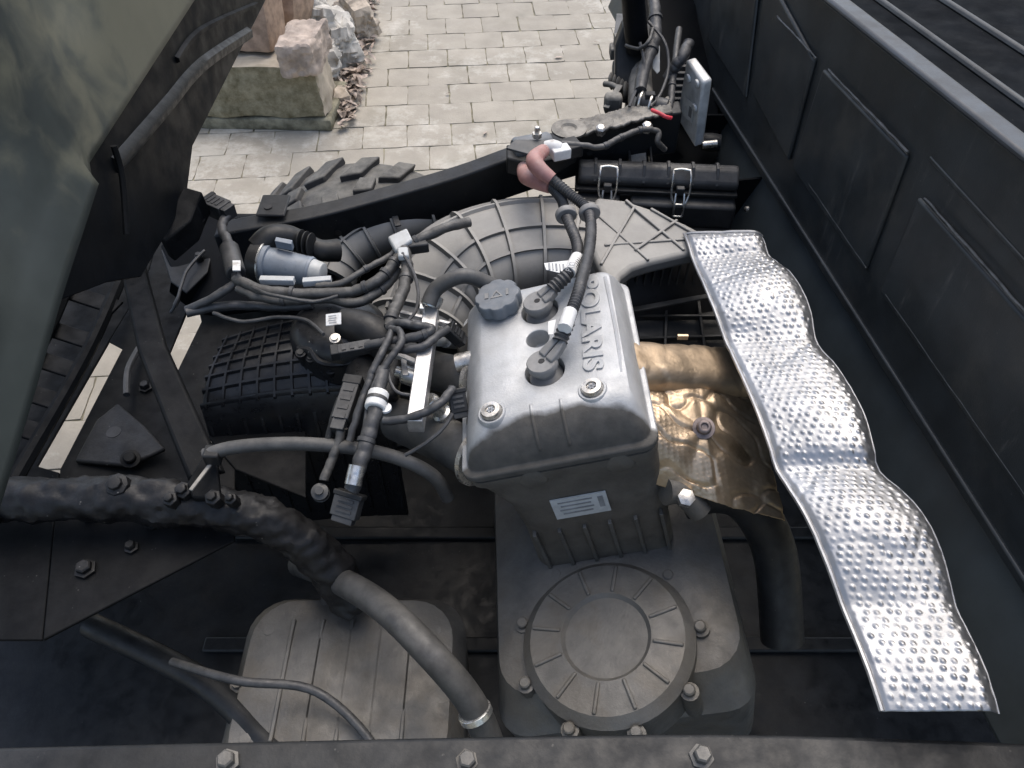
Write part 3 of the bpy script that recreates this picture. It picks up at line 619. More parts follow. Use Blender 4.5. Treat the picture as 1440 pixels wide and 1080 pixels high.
mb.grid(lambda a_, b_: dsec(round(a_*(nd-1)), math.pi*b_), nd-1, K); mb.build('upper_shell', M['duct'], duct, fix=False, solid=.003)
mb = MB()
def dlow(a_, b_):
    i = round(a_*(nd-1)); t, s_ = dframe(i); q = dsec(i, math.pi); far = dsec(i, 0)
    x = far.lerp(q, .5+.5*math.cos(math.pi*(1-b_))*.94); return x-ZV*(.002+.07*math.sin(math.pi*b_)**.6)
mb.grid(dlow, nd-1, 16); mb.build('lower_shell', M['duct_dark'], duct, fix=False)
mb = MB()
for sgn, an in ((-1, math.pi), (1, 0)):
    rings = []
    for i in range(nd):
        t, s_ = dframe(i); q = dsec(i, an); rings.append([q-s_*-sgn*-.002+ZV*.003, q+s_*sgn*.010+ZV*.003, q+s_*sgn*.010-ZV*.004, q-s_*-sgn*-.002-ZV*.004])
    mb.loft(rings)
mb.build('seam_flange', M['duct'], duct)
def ring_rib(fi, w_=.0045, hgt=.011, a0=.05, a1=math.pi-.05):
    i = int(fi*(nd-1)); t, s_ = dframe(i); rings = []
    for k in range(25):
        an = a0+(a1-a0)*k/24; p0 = dsec(i, an, -.002); p1 = dsec(i, an, hgt); rings.append([p0-t*w_, p1-t*w_*.6, p1+t*w_*.6, p0+t*w_])
    mb = MB(); mb.loft(rings); mb.build('rib', M['duct'], duct, angle=50)
for fi in (.10, .22, .34, .45, .56, .68, .80): ring_rib(fi)
for an in (.62, 1.15, 1.72, 2.2):
    rings = []
    for i in range(3, nd-1):
        p0 = dsec(i, an-.0, -.002); pa = dsec(i, an-.03, .009); pb = dsec(i, an+.03, .009); rings.append([dsec(i, an-.05, -.003), pa, pb, dsec(i, an+.05, -.003)])
    mb = MB(); mb.loft(rings); mb.build('long_rib', M['duct'], duct, angle=50)
# open mouth on the right with its finned dark inside
hood = [(822, 330), (838, 276), (880, 280), (925, 296), (965, 314), (1010, 338), (1010, 347), (962, 357), (915, 368), (890, 376), (874, 388), (868, 404), (850, 392), (835, 360)]
mb = MB(); mb.prism(PP([(x, y, .888-.00012*max(0, x-880)) for x, y in hood]), (0, 0, -.03)); hd_ = mb.build('hood', M['duct'], duct, bevel=.009, seg=3)
def hz(x): return .888-.00012*max(0, x-880)+.001
for (xa, ya), (xb, yb) in (((845, 372), (893, 290)), ((893, 352), (952, 310)), ((850, 345), (990, 335)), ((880, 282), (962, 352)), ((838, 300), (912, 366)), ((915, 294), (1000, 342))):
    mb = MB(); mb.bar(P(xa, ya, hz(xa)), P(xb, yb, hz(xb)), .0055, .006); mb.build('hood_rib', M['duct'], duct, bevel=.0015)
mo = [P(866, 412, .85), P(872, 394, .862), P(890, 381, .865), P(965, 361, .855), P(1015, 350, .85)]
mb = MB(); mb.tube(mo, .0055, 8, 5); mb.build('mouth_lip', M['duct_dark'], duct)
mb = MB(); mb.prism(PP([(860, 404, .80), (872, 380, .81), (1010, 342, .81), (1020, 440, .72), (862, 462, .72)]), (0, .02, -.02)); mb.build('mouth_wall', M['mesh'], duct)
for k in range(10):
    x0 = 886+k*12; a_ = P(x0, 384-k*2.6, .815); b_ = P(x0-14, 440-k*2, .73); mb = MB(); mb.bar(a_, b_, .003, .008, up=(0, -1, .6)); mb.build('fin', M['duct_dark'], duct)
mb = MB(); mb.bar(P(866, 440, .775), P(1000, 416, .775), .012, .004); mb.build('mouth_step', M['duct_dark'], duct, bevel=.001)
mb = MB(); mb.bar(P(862, 395, .85), P(862, 470, .74), .012, .02); mb.build('mouth_side', M['duct_dark'], duct, bevel=.003)
low = thing('ribbed_baffle', 'dark ribbed plastic baffle panel between engine and foil heat shield', 'baffle', P(940, 450, .6))
mb = MB(); mb.prism(PP([(862, 440, .74), (1000, 412, .74), (1030, 490, .70), (872, 500, .70)]), (0, .01, -.012)); mb.build('panel', M['duct_dark'], low, bevel=.003)
for a_, b_ in (((866, 446), (1012, 446)), ((888, 436), (884, 490)), ((937, 426), (935, 490)), ((981, 418), (990, 488)), ((870, 478), (1020, 474))):
    za = .74-(a_[1]-425)/75*.04+.004; zb = .74-(b_[1]-425)/75*.04+.004
    mb = MB(); mb.bar(P(*a_, za), P(*b_, zb), .0055, .010); mb.build('rib', M['duct_dark'], low, bevel=.001)

# narrower side duct on the left
d2 = thing('clutch_duct', 'dusty curved duct with band ribs next to the frame rail', 'air duct', P(540, 340, .6))
C2 = PP([(466, 392, .70), (482, 362, .72), (515, 337, .74), (560, 318, .755), (640, 296, .76)])
mb = MB(); mb.tube(C2, [.050, .048, .047, .046, .045], 22, 8); mb.build('tube', M['duct'], d2)
sp = smooth_path(C2, 8)
for i in (5, 11, 17, 23, 28):
    t = (sp[i+1]-sp[i-1]).normalized(); mb = MB(); mb.lathe(sp[i]-t*.004, t, [(.047, 0), (.0525, .001), (.0525, .006), (.047, .0075)], 28); mb.build('band_rib', M['duct'], d2)
mb = MB(); mb.tube([q+Vector((0, -.02, .047)) for q in C2], .003, 8, 8); mb.build('seam', M['duct'], d2)
mb = MB(); mb.bar(P(552, 296, .80), P(560, 318, .80), .012, .004); mb.build('tie_end', M['cable'], d2, bevel=.001)

# ------------------------------------------------------------------ black air box with wire clips
ab = thing('air_box', 'black air filter box with lid closed by wire clips', 'air box', P(910, 280, .6))
def rb(x0, y0, x1, y1, z): return (P(x0, y0, z), P(x1, y1, z))
lidtop = PP([(818, 236, .885), (990, 236, .885), (1060, 250, .88), (1060, 275, .86), (850, 262, .86), (812, 262, .865)])
q0 = P(812, 262, .86); q1 = P(1040, 272, .86); dv = (q1-q0).normalized(); nv = Vector((-dv.y, dv.x, 0))
def abp(s_, dpt, z): return q0+dv*s_+nv*dpt+ZV*(z-.86)
LEN = .31
lid = MB(); lid.loft([[abp(s_, 0, .862), abp(s_, .0, .878), abp(s_, .02, .898), abp(s_, .036, .899), abp(s_, .048, .890), abp(s_, .048, .862)] for s_ in (0, .012, .03, LEN)]); ld = lid.build('lid', M['plastic_dust'], ab, bevel=.006, seg=3)
for k in range(6):
    s_ = .03+k*.047; mb = MB(); mb.loft([[abp(s_+d_, -.001, .874), abp(s_+d_, .018, .9015), abp(s_+d_, .036, .903), abp(s_+d_, .049, .894), abp(s_+d_, .049, .88), abp(s_+d_, .0, .866)] for d_ in (0, .006)]); mb.build('lid_rib', M['plastic_dust'], ld, bevel=.001)
mb = MB(); mb.loft([[abp(s_, -.008, .852), abp(s_, -.008, .860), abp(s_, .05, .860), abp(s_, .05, .852)] for s_ in (-.005, LEN)]); mb.build('seal_flange', M['plastic'], ab, bevel=.002)
mb = MB(); mb.loft([[abp(s_, .004, .846), abp(s_, .048, .846), abp(s_, .048, .65), abp(s_, .004, .66)] for s_ in (.005, LEN)]); bs = mb.build('base', M['plastic'], ab, bevel=.006)
mb = MB(); mb.loft([[abp(s_, -.024, .842), abp(s_, .01, .846), abp(s_, .01, .80), abp(s_, -.024, .80)] for s_ in (.0, .085)]); mb.build('base_step', M['plastic_dust'], bs, bevel=.006)
mb = MB(); mb.loft([[abp(s_, -.024, .842), abp(s_, .01, .846), abp(s_, .01, .79), abp(s_, -.024, .79)] for s_ in (.105, LEN)]); mb.build('base_step', M['plastic_dust'], bs, bevel=.006)
mb = MB(); mb.loft([[abp(s_, -.034, .792), abp(s_, .01, .792), abp(s_, .01, .786), abp(s_, -.034, .786)] for s_ in (.09, LEN)]); mb.build('base_lip', M['plastic'], bs, bevel=.001)
for s_ in (.058, .198):
    clip = MB()
    for sg in (-1, 1):
        clip.tube([abp(s_+sg*.016, .006, .902), abp(s_+sg*.017, -.010, .893), abp(s_+sg*.017, -.018, .865), abp(s_+sg*.011, -.026, .846)], .0022, 8, 5)
        clip.tube([abp(s_+sg*.008, -.018, .866), abp(s_+sg*.009, -.03, .845), abp(s_+sg*.009, -.031, .822)], .0022, 8, 5)
    clip.tube([abp(s_-.016, .006, .902), abp(s_, .008, .9035), abp(s_+.016, .006, .902)], .0022, 8, 3)
    clip.tube([abp(s_-.011, -.026, .846), abp(s_+.011, -.026, .846)], .0022, 8, 0); clip.tube([abp(s_-.009, -.031, .822), abp(s_+.009, -.031, .822)], .0022, 8, 0)
    clip.build('wire_clip', M['steel'], ab)
    mb = MB(); mb.box(abp(s_, -.012, .868), dv*.008, nv*.006, ZV*.008); mb.build('clip_hook', M['plastic_dust'], ab, bevel=.002)

# ------------------------------------------------------------------ ignition coil on the rail
ic = thing('ignition_coil', 'grey ignition coil with white plug strapped to the frame rail', 'ignition coil', P(760, 225, .9))
c = P(752, 222, .94)
mb = MB(); mb.prism(PP([(712, 208, .965), (745, 217, .965), (775, 199, .97), (772, 196, .972), (724, 196, .972)]), (0, 0, -.004)); mb.build('bracket', M['bedrim'], ic, bevel=.001)
mb = MB(); q = P(755, 193, .972); mb.lathe(q, ZV, [(.009, 0), (.009, .009), (.005, .009), (.005, .020), (.004, .021)], 6); mb.build('bolt', M['bolt'], ic)
mb = MB(); mb.lathe(P(722, 212, .935), (.93, .3, 0), [(.020, 0), (.024, .005), (.024, .07), (.020, .075)], 24); mb.build('coil_body', M['cap'], ic)
mb = MB(); mb.loft([[P(x, y, .935), P(x, y, .935)+YV*.05, P(x, y, .935)+YV*.05-ZV*.035, P(x, y, .935)-ZV*.035] for x, y in ((712, 222), (745, 230), (778, 226), (812, 206))]); mb.build('tray', M['plastic'], ic, bevel=.004)
mb = MB(); mb.box(P(795, 210, .955), Vector((.026, .012, 0)), Vector((-.008, .018, 0)), ZV*.012); mb.build('socket', M['plastic'], ic, bevel=.003)
mb = MB(); mb.tube([P(766, 208, .965), P(778, 207, .968), P(788, 210, .965)], [.012, .014, .012], 14, 4); mb.box(P(788, 214, .963), Vector((.016, .006, 0)), Vector((-.004, .012, 0)), ZV*.010); mb.build('white_plug', M['white'], ic, bevel=.002)

# ignition leads
def lead(lab, boot, cab, grip, plug_px, plugz, tagat):
    th = thing('ignition_lead', lab, 'spark plug lead', P(plug_px[0], plug_px[1], .9), 'spark plug leads')
    mb = MB(); mb.tube(PP(boot), [.012, .0155, .0145, .0115], 16, 5); mb.build('red_boot', M['red'], th)
    pts = PP(cab)
    mb = MB(); mb.tube(pts, .0088, 12, 22, corr=.0009); mb.build('corrugated_sleeve', M['cable'], th)
    # clip
    q = P(*grip); mb = MB()
    t = Vector((.15, -1, -.15)).normalized()
    mb.lathe(q-t*.006, t, [(.0105, 0), (.0175, 0), (.0185, .003), (.0185, .009), (.0175, .012), (.0105, .012)], 24)
    mb.build('holder_clip', M['boot'], th, bevel=.001)
    # plug boot: flat round head with a split tongue
    e = EU(*plug_px, plugz); o_ = E_(e.x, e.y, plugz)
    mb = MB(); mb.lathe(o_-EZ*.040, EZ, [(.024, 0), (.025, .008), (.016, .014), (.015, .024), (.0215, .026), (.0225, .028), (.0225, .037), (.021, .039), (.0048, .039), (.0042, .030), (.002, .030)], 32); hd = mb.build('plug_boot', M['boot'], th)
    end = pts[-1]; dv_ = (end-o_); mb = MB()
    sdv = dv_.cross(EZ).normalized(); dn_ = dv_.normalized()
    for sg in (-1, 1): mb.loft([[o_+dn_*f0+sdv*sg*a0-EZ*(.001+tk_)+EZ*lift, o_+dn_*f0+sdv*sg*a0+EZ*(-.001+lift), o_+dn_*f0+sdv*sg*b0+EZ*(-.001+lift), o_+dn_*f0+sdv*sg*b0-EZ*(.001+tk_)+EZ*lift] for f0, a0, b0, tk_, lift in ((.007, .0008, .015, .011, .0018), (.02, .0012, .0145, .012, .003), (dv_.length*.75, .0012, .0125, .014, .004), (dv_.length+.004, .0008, .009, .014, .005))])
    mb.build('boot_tongue', M['boot'], th, bevel=.002)
    mb = MB(); mb.lathe(o_-EZ*.0016, EZ, [(.0042, 0), (.0042, .0008)], 12); mb.build('boot_hole', M['mesh'], th)
    # ribbed collar where the sleeve enters the boot
    d_ = (pts[-1]-pts[-2]).normalized(); mb = MB(); mb.tube([end-d_*.030+d_*k*.0035 for k in range(10)], .0108, 14, 0, corr=.0011); mb.build('ribbed_collar', M['cable'], th)
    a_, b_ = tagat; pa, pb = P(*a_), P(*b_); mb = MB(); mb.tube([pa, pb], .0103, 16, 0); tg = mb.build('white_tag', M['white'], th)
    return th, tg
l1, t1 = lead('spark plug lead with PTO tag running to the far plug', [(736, 236, .93), (740, 247, .94), (752, 254, .948), (774, 263, .952)],
     [(770, 258, .952), (789, 279, .948), (796, 303, .945), (812, 345, .955), (808, 372, .965), (790, 394, .965), (777, 406, .957)], (796, 302, .945), (755, 422), .018, ((812, 362, .962), (800, 384, .967)))
l2, t2 = lead('spark plug lead with plain white sleeve running to the near plug', [(764, 212, .97), (752, 224, .988), (757, 236, .985), (776, 252, .972)],
     [(767, 244, .974), (800, 272, .962), (827, 297, .955), (830, 340, .968), (815, 405, .985), (800, 448, .98), (788, 478, .963)], (829, 299, .95), (761, 507), .018, ((802, 438, .986), (794, 462, .984)))
# flag of the PTO tag
mb = MB(); fa = PP([(765, 370, .966), (800, 366, .968), (806, 374, .968), (797, 386, .967), (768, 379, .966)]); mb.prism(fa, (0, 0, -.0008)); mb.build('tag_flag', M['white'], l1)
uxx = (P(809, 364, .974)-P(797, 386, .974)).normalized()
text_on('tag_lettering', 'PTO', .014, P(803, 375, .9785), uxx, ZV.cross(uxx), M['greyink'], t1, ext=.0001, sx=.9)
mb = MB()
for k in range(5): mb.bar(P(772+k*5, 370+k*.3, .9675), P(773+k*5, 379+k*.6, .9675), .0017 if k % 2 else .003, .0005)
mb.build('tag_print', M['greyink'], t1)
mb = MB(); mb.prism(PP([(771, 452, .962), (782, 449, .962), (778, 470, .962), (771, 470, .962)]), (0, 0, -.0008)); mb.build('tag_flag', M['white'], l2)

# ------------------------------------------------------------------ fuel rail and injectors
frl = thing('fuel_rail', 'square silver fuel rail standing left of the engine head', 'fuel rail', P(595, 520, .75))
a_, b_ = P(607, 440, .885), P(584, 600, .865)
mb = MB(); mb.bar(a_, b_, .0235, .030); mb.build('square_bar', M['rail'], frl, bevel=.0015)
mb = MB(); mb.lathe(a_-(b_-a_).normalized()*.0, -(b_-a_), [(.008, 0), (.008, .03)], 14); mb.build('spigot', M['steel'], frl)
for i, (x0, y0, x1, y1, r) in enumerate(((600, 470, 640, 480, .012), (592, 555, 630, 590, .014))):
    mb = MB(); A_ = P(x0+10, y0+6, .85); B_ = P(x1, y1, .80); d_ = (B_-A_); L_ = d_.length; mb.lathe(A_, d_, [(r*.8, 0), (r, .006), (r, .02), (r*.75, .022), (r*.75, .035), (r*1.1, .038), (r*1.1, L_)], 16); mb.build('injector', M['steel'] if i else M['offwhite'], frl)
mb = MB(); A_ = P(604, 537, .84); B_ = P(556, 522, .85); d_ = (B_-A_).normalized()
mb.lathe(A_, d_, [(.012, 0), (.012, .018), (.019, .019), (.019, .022), (.0155, .023), (.0155, .042), (.012, .045), (.009, .046), (.009, .055)], 24); mb.build('regulator', M['steel'], frl)
mb = MB(); mb.bar(P(556, 498, .86), P(598, 516, .86), .009, .009); mb.bar(P(567, 500, .862), P(570, 528, .862), .009, .002); mb.build('bracket_strap', M['rail'], frl, bevel=.001)
mb = MB(); mb.bar(P(562, 443, .85), P(640, 462, .85), .018, .008); mb.bar(P(562, 440, .858), P(640, 458, .858), .004, .006); mb.build('cross_strap', M['rail'], frl, bevel=.001)
# breather hose from rail to cap
bh = thing('breather_hose', 'short grey rubber hose curving from fuel rail towards oil cap', 'hose', P(640, 400, .9))
mb = MB(); mb.tube(PP([(603, 428, .91), (612, 408, .925), (632, 394, .94), (655, 388, .945), (680, 396, .93), (700, 406, .915)]), .0125, 16, 6); mb.build('hose', M['hose'], bh)
mb = MB(); mb.lathe(P(604, 431, .900), (P(612, 408, .925)-P(603, 428, .91)), [(.015, 0), (.0165, .004), (.0165, .016), (.015, .02)], 18); mb.build('clamp', M['steel'], bh)
mb = MB(); mb.box(P(594, 434, .905), XV*.004, YV*.006, ZV*.006); mb.build('clamp_ear', M['steel'], bh, bevel=.001)

# intake runners
ir = thing('intake_manifold', 'dark rubber intake runners entering the left side of the engine', 'manifold', P(630, 550, .7))
for i, (p0, p1, p2, r) in enumerate((((560, 500, .76), (615, 522, .80), (700, 540, .84), .032), ((560, 590, .74), (610, 612, .77), (700, 655, .80), .036))):
    mb = MB(); mb.tube(PP((p0, p1, p2)), [r, r, r*1.05], 24, 6); mb.build('runner', M['hose'], ir)
    q2, q1_ = P(*p2), P(*p1); d_ = (q2-q1_).normalized(); mb = MB(); mb.lathe(q2-d_*.045, d_, [(r*1.06, 0), (r*1.3, .001), (r*1.3, .009), (r*1.06, .010)], 28); mb.build('clamp_band', M['bolt'], ir)
mb = MB(); mb.prism(PP([(640, 470, .84), (668, 440, .87), (675, 470, .88), (672, 520, .86), (650, 520, .83)]), (0, 0, -.03)); mb.build('flange', M['alu_low'], ir, bevel=.004)
mb = MB(); mb.prism(PP([(655, 585, .86), (668, 575, .87), (672, 600, .87), (660, 620, .85)]), (0, 0, -.04)); mb.build('flange', M['alu_low'], ir, bevel=.004)
mb = MB(); mb.lathe(P(660, 508, .86), EX, [(.016, -.02), (.016, .01), (.010, .012)], 16); mb.build('stud_boss', M['bolt'], ir)

# ------------------------------------------------------------------ plenum / intake box with waffle ribs
pl_ = thing('intake_plenum', 'glossy black waffle ribbed plastic plenum speckled with dirt', 'plenum', P(390, 560, .4))
TL, TR, BR_, BL = P(312, 470, .795), P(520, 430, .81), P(540, 525, .785), P(270, 552, .77)
def pt_top(a_, b_, off=0):              # a along the width, b towards the camera
    q = TL.lerp(TR, a_).lerp(BL.lerp(BR_, a_), b_); return q+ZV*(off-.03*max(0, b_-.45)**2*4-.05*(a_-.5)**2)
mb = MB(); rings = []
prof = [(0, -.30), (0, -.02)] + [(k/8, 0) for k in range(9)] + [(1.07, -.05), (1.12, -.14), (1.12, -.34)]
mb.loft([[pt_top(a_, b_, z) for b_, z in prof] for a_ in [k/10 for k in range(11)]]); bod = mb.build('body', M['plenum'], pl_, bevel=.004, angle=50)
for k in range(11):
    a_ = .03+.94*k/10; mb = MB(); mb.loft([[pt_top(a_-.010, b_, -.002), pt_top(a_-.006, b_, .006), pt_top(a_+.006, b_, .006), pt_top(a_+.010, b_, -.002)] for b_ in [j/10 for j in range(11)]]); mb.build('waffle_rib', M['plenum'], pl_)
for k in range(7):
    b_ = .04+.92*k/6; mb = MB(); mb.loft([[pt_top(a_, b_-.02, -.002), pt_top(a_, b_-.012, .0055), pt_top(a_, b_+.012, .0055), pt_top(a_, b_+.02, -.002)] for a_ in [j/10 for j in range(11)]]); mb.build('waffle_rib', M['plenum'], pl_)
mb = MB(); mb.loft([[P(x, y, z)+Vector((sx_*wx, sy_*.045, 0)) for sx_, sy_ in ((-1, -1), (1, -1), (1, 1), (-1, 1))] for x, y, z, wx in ((520, 560, .62, .05), (522, 540, .76, .05), (524, 530, .80, .045), (524, 528, .81, .03))]); mb.build('throttle_body', M['plenum'], pl_, bevel=.008, seg=3)
# front face lower ribs (shallow)
for k in range(11):
    a_ = .03+.94*k/10; mb = MB(); mb.loft([[pt_top(a_-.012, b_, z), pt_top(a_-.008, b_+.03, z), pt_top(a_+.008, b_+.03, z), pt_top(a_+.012, b_, z)] for b_, z in ((1.02, -.03), (1.08, -.07), (1.115, -.14), (1.12, -.3))]); mb.build('face_rib', M['plenum'], pl_)
# throttle dome with white label
dc = P(478, 470, .80)
mb = MB(); mb.loft([[dc+Vector((math.cos(t)*rx, math.sin(t)*ry, z)) for t in [2*math.pi*k/28 for k in range(28)]] for rx, ry, z in ((.085, .075, -.20), (.085, .075, .0), (.080, .070, .022), (.062, .055, .036), (.03, .028, .042))]); dm = mb.build('throttle_dome', M['plenum'], pl_, angle=60)
mb = MB(); mb.tube(PP([(478, 452, .85), (510, 462, .845), (545, 482, .83)]), [.022, .03, .034], 18, 6); mb.build('dome_neck', M['plastic'], pl_)
lc = P(469, 449, .873); mb = MB(); lx = Vector((1, .12, .05)).normalized(); ly = Vector((-.08, .86, .35)).normalized(); mb.box(lc, lx*.0125, ly*.0105, lx.cross(ly)*.0008); lb = mb.build('white_label', M['white'], pl_, bevel=.0015)
mb = MB(); nz_ = lx.cross(ly)
for k in range(4): mb.box(lc+lx*(-.002+.001*(k % 2))+ly*(.006-.004*k)+nz_*.001, lx*.006, ly*.0008, nz_*.0003)
mb.build('label_print', M['greyink'], lb)
for (px, py, z) in ((438, 505, .80), (424, 498, .81), (472, 478, .86), (466, 522, .78)):
    mb = MB(); mb.lathe(P(px, py, z), (0, -.3, 1), [(.009, -.03), (.009, .006), (.0055, .0065), (.0055, .010)], 12); mb.build('cover_screw', M['plastic'] if px != 472 else M['bolt'], pl_)
mb = MB(); mb.tube(PP([(420, 490, .815), (436, 492, .82), (448, 508, .81), (470, 512, .80), (500, 508, .80)]), .006, 8, 5); mb.build('cover_bead', M['plenum'], pl_)

def connector(name, lab, a, b, wd, th, m_, cat='connector', nrib=3, group=None):
    A_, B_ = P(*a), P(*b); t = thing(name, lab, cat, (A_+B_)/2-ZV*.03, group); d_ = (B_-A_).normalized(); s_ = d_.cross(ZV).normalized(); u_ = s_.cross(d_)
    L_ = (B_-A_).length
    mb = MB(); mb.box((A_+B_)/2, d_*L_*.32, s_*wd/2, u_*th/2); bo = mb.build('housing', m_, t, bevel=.0015)
    mb = MB(); mb.box(A_+d_*L_*.12, d_*L_*.08, s_*wd*.56, u_*th*.56); mb.build('collar', M['plastic'], t, bevel=.0015)
    mb = MB(); mb.box(B_-d_*L_*.10, d_*L_*.1, s_*wd*.40, u_*th*.42); mb.build('latch_end', M['plastic_dust'], t, bevel=.001)
    for k in range(nrib):
        mb = MB(); mb.box(A_+d_*L_*(.3+.16*k)+u_*th*.5, d_*L_*.04, s_*wd*.3, u_*.0015); mb.build('grip_rib', M['plastic_dust'], t)
    return t
connector('sensor_connector', 'ribbed black sensor connector lying flat on the plenum dome', (462, 497, .87), (535, 484, .87), .020, .014, M['plastic_dust'], nrib=4)
connector('wiring_connector', 'dark grey wiring plug hanging in front of the plenum', (500, 528, .86), (474, 606, .84), .026, .018, M['plastic_dust'], nrib=4)
connector('injector_plug', 'black injector plug at the near end of the fuel rail', (640, 545, .885), (648, 588, .855), .026, .02, M['plastic'])
connector('injector_plug', 'black injector plug at the far end of the fuel rail', (628, 460, .89), (652, 482, .86), .022, .018, M['plastic'])
connector('harness_plug', 'black multi pin plug at bottom of the taped harness', (494, 690, .80), (482, 735, .77), .040, .02, M['plastic_dust'])
connector('relay_plug', 'square black relay block beside the liner end', (290, 285, .88), (325, 300, .88), .032, .03, M['plastic_dust'])

# ------------------------------------------------------------------ blue-grey canister
cn = thing('solenoid_canister', 'blue grey plastic canister lying above the plenum', 'canister', P(405, 370, .75))
A_, B_ = P(366, 368, .82), P(448, 384, .815); d_ = (B_-A_).normalized(); L_ = (B_-A_).length
mb = MB(); mb.lathe(A_, d_, [(.036, .008), (.036, .02), (.031, .021), (.027, L_*.85), (.028, L_*.86), (.026, L_*.9)], 32); mb.build('barrel', M['canister'], cn)
mb = MB(); mb.lathe(A_, d_, [(.030, -.016), (.037, -.012), (.0385, 0), (.0385, .008)], 32); mb.build('end_cap', M['plastic'], cn)
mb = MB(); mb.lathe(A_, d_, [(.0385, .0085), (.040, .009), (.040, .012), (.037, .0125)], 32); mb.build('clamp_ring', M['steel'], cn)
mb = MB(); mb.lathe(B_-d_*L_*.1, d_, [(.024, 0), (.020, .02), (.018, .021)], 24); mb.build('nose', M['offwhite'], cn)
mb = MB(); mb.box(P(400, 343, .86), d_*.016, YV*.006, ZV*.008); mb.build('terminal_block', M['canister'], cn, bevel=.001)
cl = thing('wire_clip_strip', 'pale grey plastic strip clipped along the harness under the canister', 'clip', P(415, 398, .8))
mb = MB(); mb.bar(P(366, 394, .868), P(414, 395, .868), .012, .012); mb.build('strip', M['offwhite'], cl, bevel=.001)
mb = MB(); mb.bar(P(426, 397, .868), P(466, 394, .868), .012, .012); mb.build('strip', M['offwhite'], cl, bevel=.001)
cn2 = thing('canister_elbow', 'black ribbed elbow hose behind the blue grey canister', 'hose', P(430, 340, .75))
mb = MB(); mb.tube(PP([(362, 350, .84), (380, 335, .85), (405, 333, .845), (430, 342, .83), (452, 352, .82), (475, 352, .81)]), [.022, .024, .022, .018, .02, .022], 16, 6); mb.build('elbow', M['plastic'], cn2)
for k in range(3):
    mb = MB(); mb.lathe(P(422+k*7, 339+k*2.5, .845), (1, -.2, 0), [(.020, 0), (.022, .001), (.022, .003), (.020, .004)], 18); mb.build('rib', M['plastic'], cn2)

# ------------------------------------------------------------------ wiring harness branches
def harness(lab, pts, r, m_='tape', tapes=(), n=12, name='wiring_harness', cat='wiring', extra=None):
    r *= .88; q = PP(pts); t = thing(name, lab, cat, q[len(q)//2]-ZV*.02)
    fine = smooth_path(q, 5); rr = [r*random.uniform(.94, 1.07) for _ in fine]; fine = [p+Vector((random.gauss(0, 1), random.gauss(0, 1), random.gauss(0, 1)))*r*.06 for p in fine]
    mb = MB(); mb.tube(fine, rr, n, 2); mb.build('sleeve', M[m_], t)
    sp_ = smooth_path(q, 8)
    for f_ in tapes:
        i = max(1, min(len(sp_)-2, int(f_*(len(sp_)-1)))); tt = (sp_[i+1]-sp_[i-1]).normalized(); mb = MB(); mb.lathe(sp_[i]-tt*.004, tt, [(r*1.05, 0), (r*1.22, .001), (r*1.22, .007), (r*1.05, .008)], 14); mb.build('tie', M['cable'], t)
    return t, q
h1, q = harness('thick taped harness running from left block to the intake duct', [(332, 392, .87), (365, 407, .868), (410, 412, .866), (455, 413, .865), (495, 410, .87), (530, 395, .885), (552, 372, .895), (572, 348, .90), (600, 332, .91), (628, 320, .915), (660, 312, .905)], .0105, tapes=(.2, .45, .55, .62, .75))
mb = MB(); mb.prism(PP([(545, 332, .915), (572, 320, .92), (580, 336, .918), (556, 352, .912)]), (0, 0, -.012)); mb.build('white_joint', M['offwhite'], h1, bevel=.003)
mb = MB(); mb.box(P(585, 345, .90), Vector((.018, .004, 0)), Vector((-.006, .012, 0)), ZV*.010); mb.build('holder', M['plastic_dust'], h1, bevel=.003)
mb = MB(); mb.box(P(567, 357, .915), Vector((.009, .001, 0)), Vector((-.002, .012, 0)), ZV*.006); mb.build('white_joint', M['offwhite'], h1, bevel=.003)
harness('thin harness strand lying above the canister strip to the duct', [(445, 402, .868), (480, 398, .875), (515, 378, .885), (548, 360, .89), (560, 348, .895)], .0065, tapes=(.5,))
harness('taped harness strand under the clip strip', [(335, 405, .86), (365, 418, .858), (410, 422, .856), (460, 420, .855), (505, 425, .86), (545, 400, .87), (560, 378, .88)], .0095, tapes=(.3, .8))
harness('black branch dropping left from the harness joint', [(334, 396, .865), (318, 408, .858), (290, 424, .845), (262, 436, .83)], .0085, 'cable')
h5, q = harness('upright taped branch joining the harness at the left relay block', [(322, 300, .875), (312, 318, .872), (322, 345, .87), (330, 372, .87), (333, 392, .868)], .010, 'cable', tapes=(.55,))
mb = MB(); mb.tube(PP([(322, 348, .872), (332, 385, .872)]), .017, 14, 0); mb.build('sleeve_bulb', M['plastic_dust'], h5, bevel=.003)
mb = MB(); mb.prism(PP([(327, 366, .892), (338, 366, .892), (338, 380, .892), (327, 380, .892)]), (0, 0, -.002)); mb.build('white_tag', M['white'], h5)
harness('taped branch falling from the white joint past the plenum dome', [(568, 352, .905), (572, 372, .90), (570, 398, .895), (562, 420, .89), (552, 442, .885), (548, 462, .88)], .0115, tapes=(.35, .85))
harness('fat black cable loop lying across the fuel rail', [(545, 462, .892), (560, 455, .90), (585, 458, .905), (605, 462, .907), (600, 470, .905), (575, 476, .90), (548, 480, .89), (515, 487, .88)], .0085, 'cable', tapes=(.6,))
harness('black cable from loop to the far injector plug', [(545, 488, .885), (572, 492, .893), (598, 486, .90), (615, 472, .90), (630, 462, .893)], .0075, 'cable')
harness('looped black wire pair hanging over the fuel rail bracket', [(548, 462, .90), (562, 466, .905), (564, 482, .905), (552, 500, .90), (538, 520, .89), (528, 545, .88)], .0065, 'cable')
harness('second black wire dropping beside the silver regulator', [(552, 462, .90), (545, 480, .90), (535, 500, .90), (524, 522, .89), (516, 545, .88), (505, 575, .865), (492, 620, .84)], .0065, 'cable')
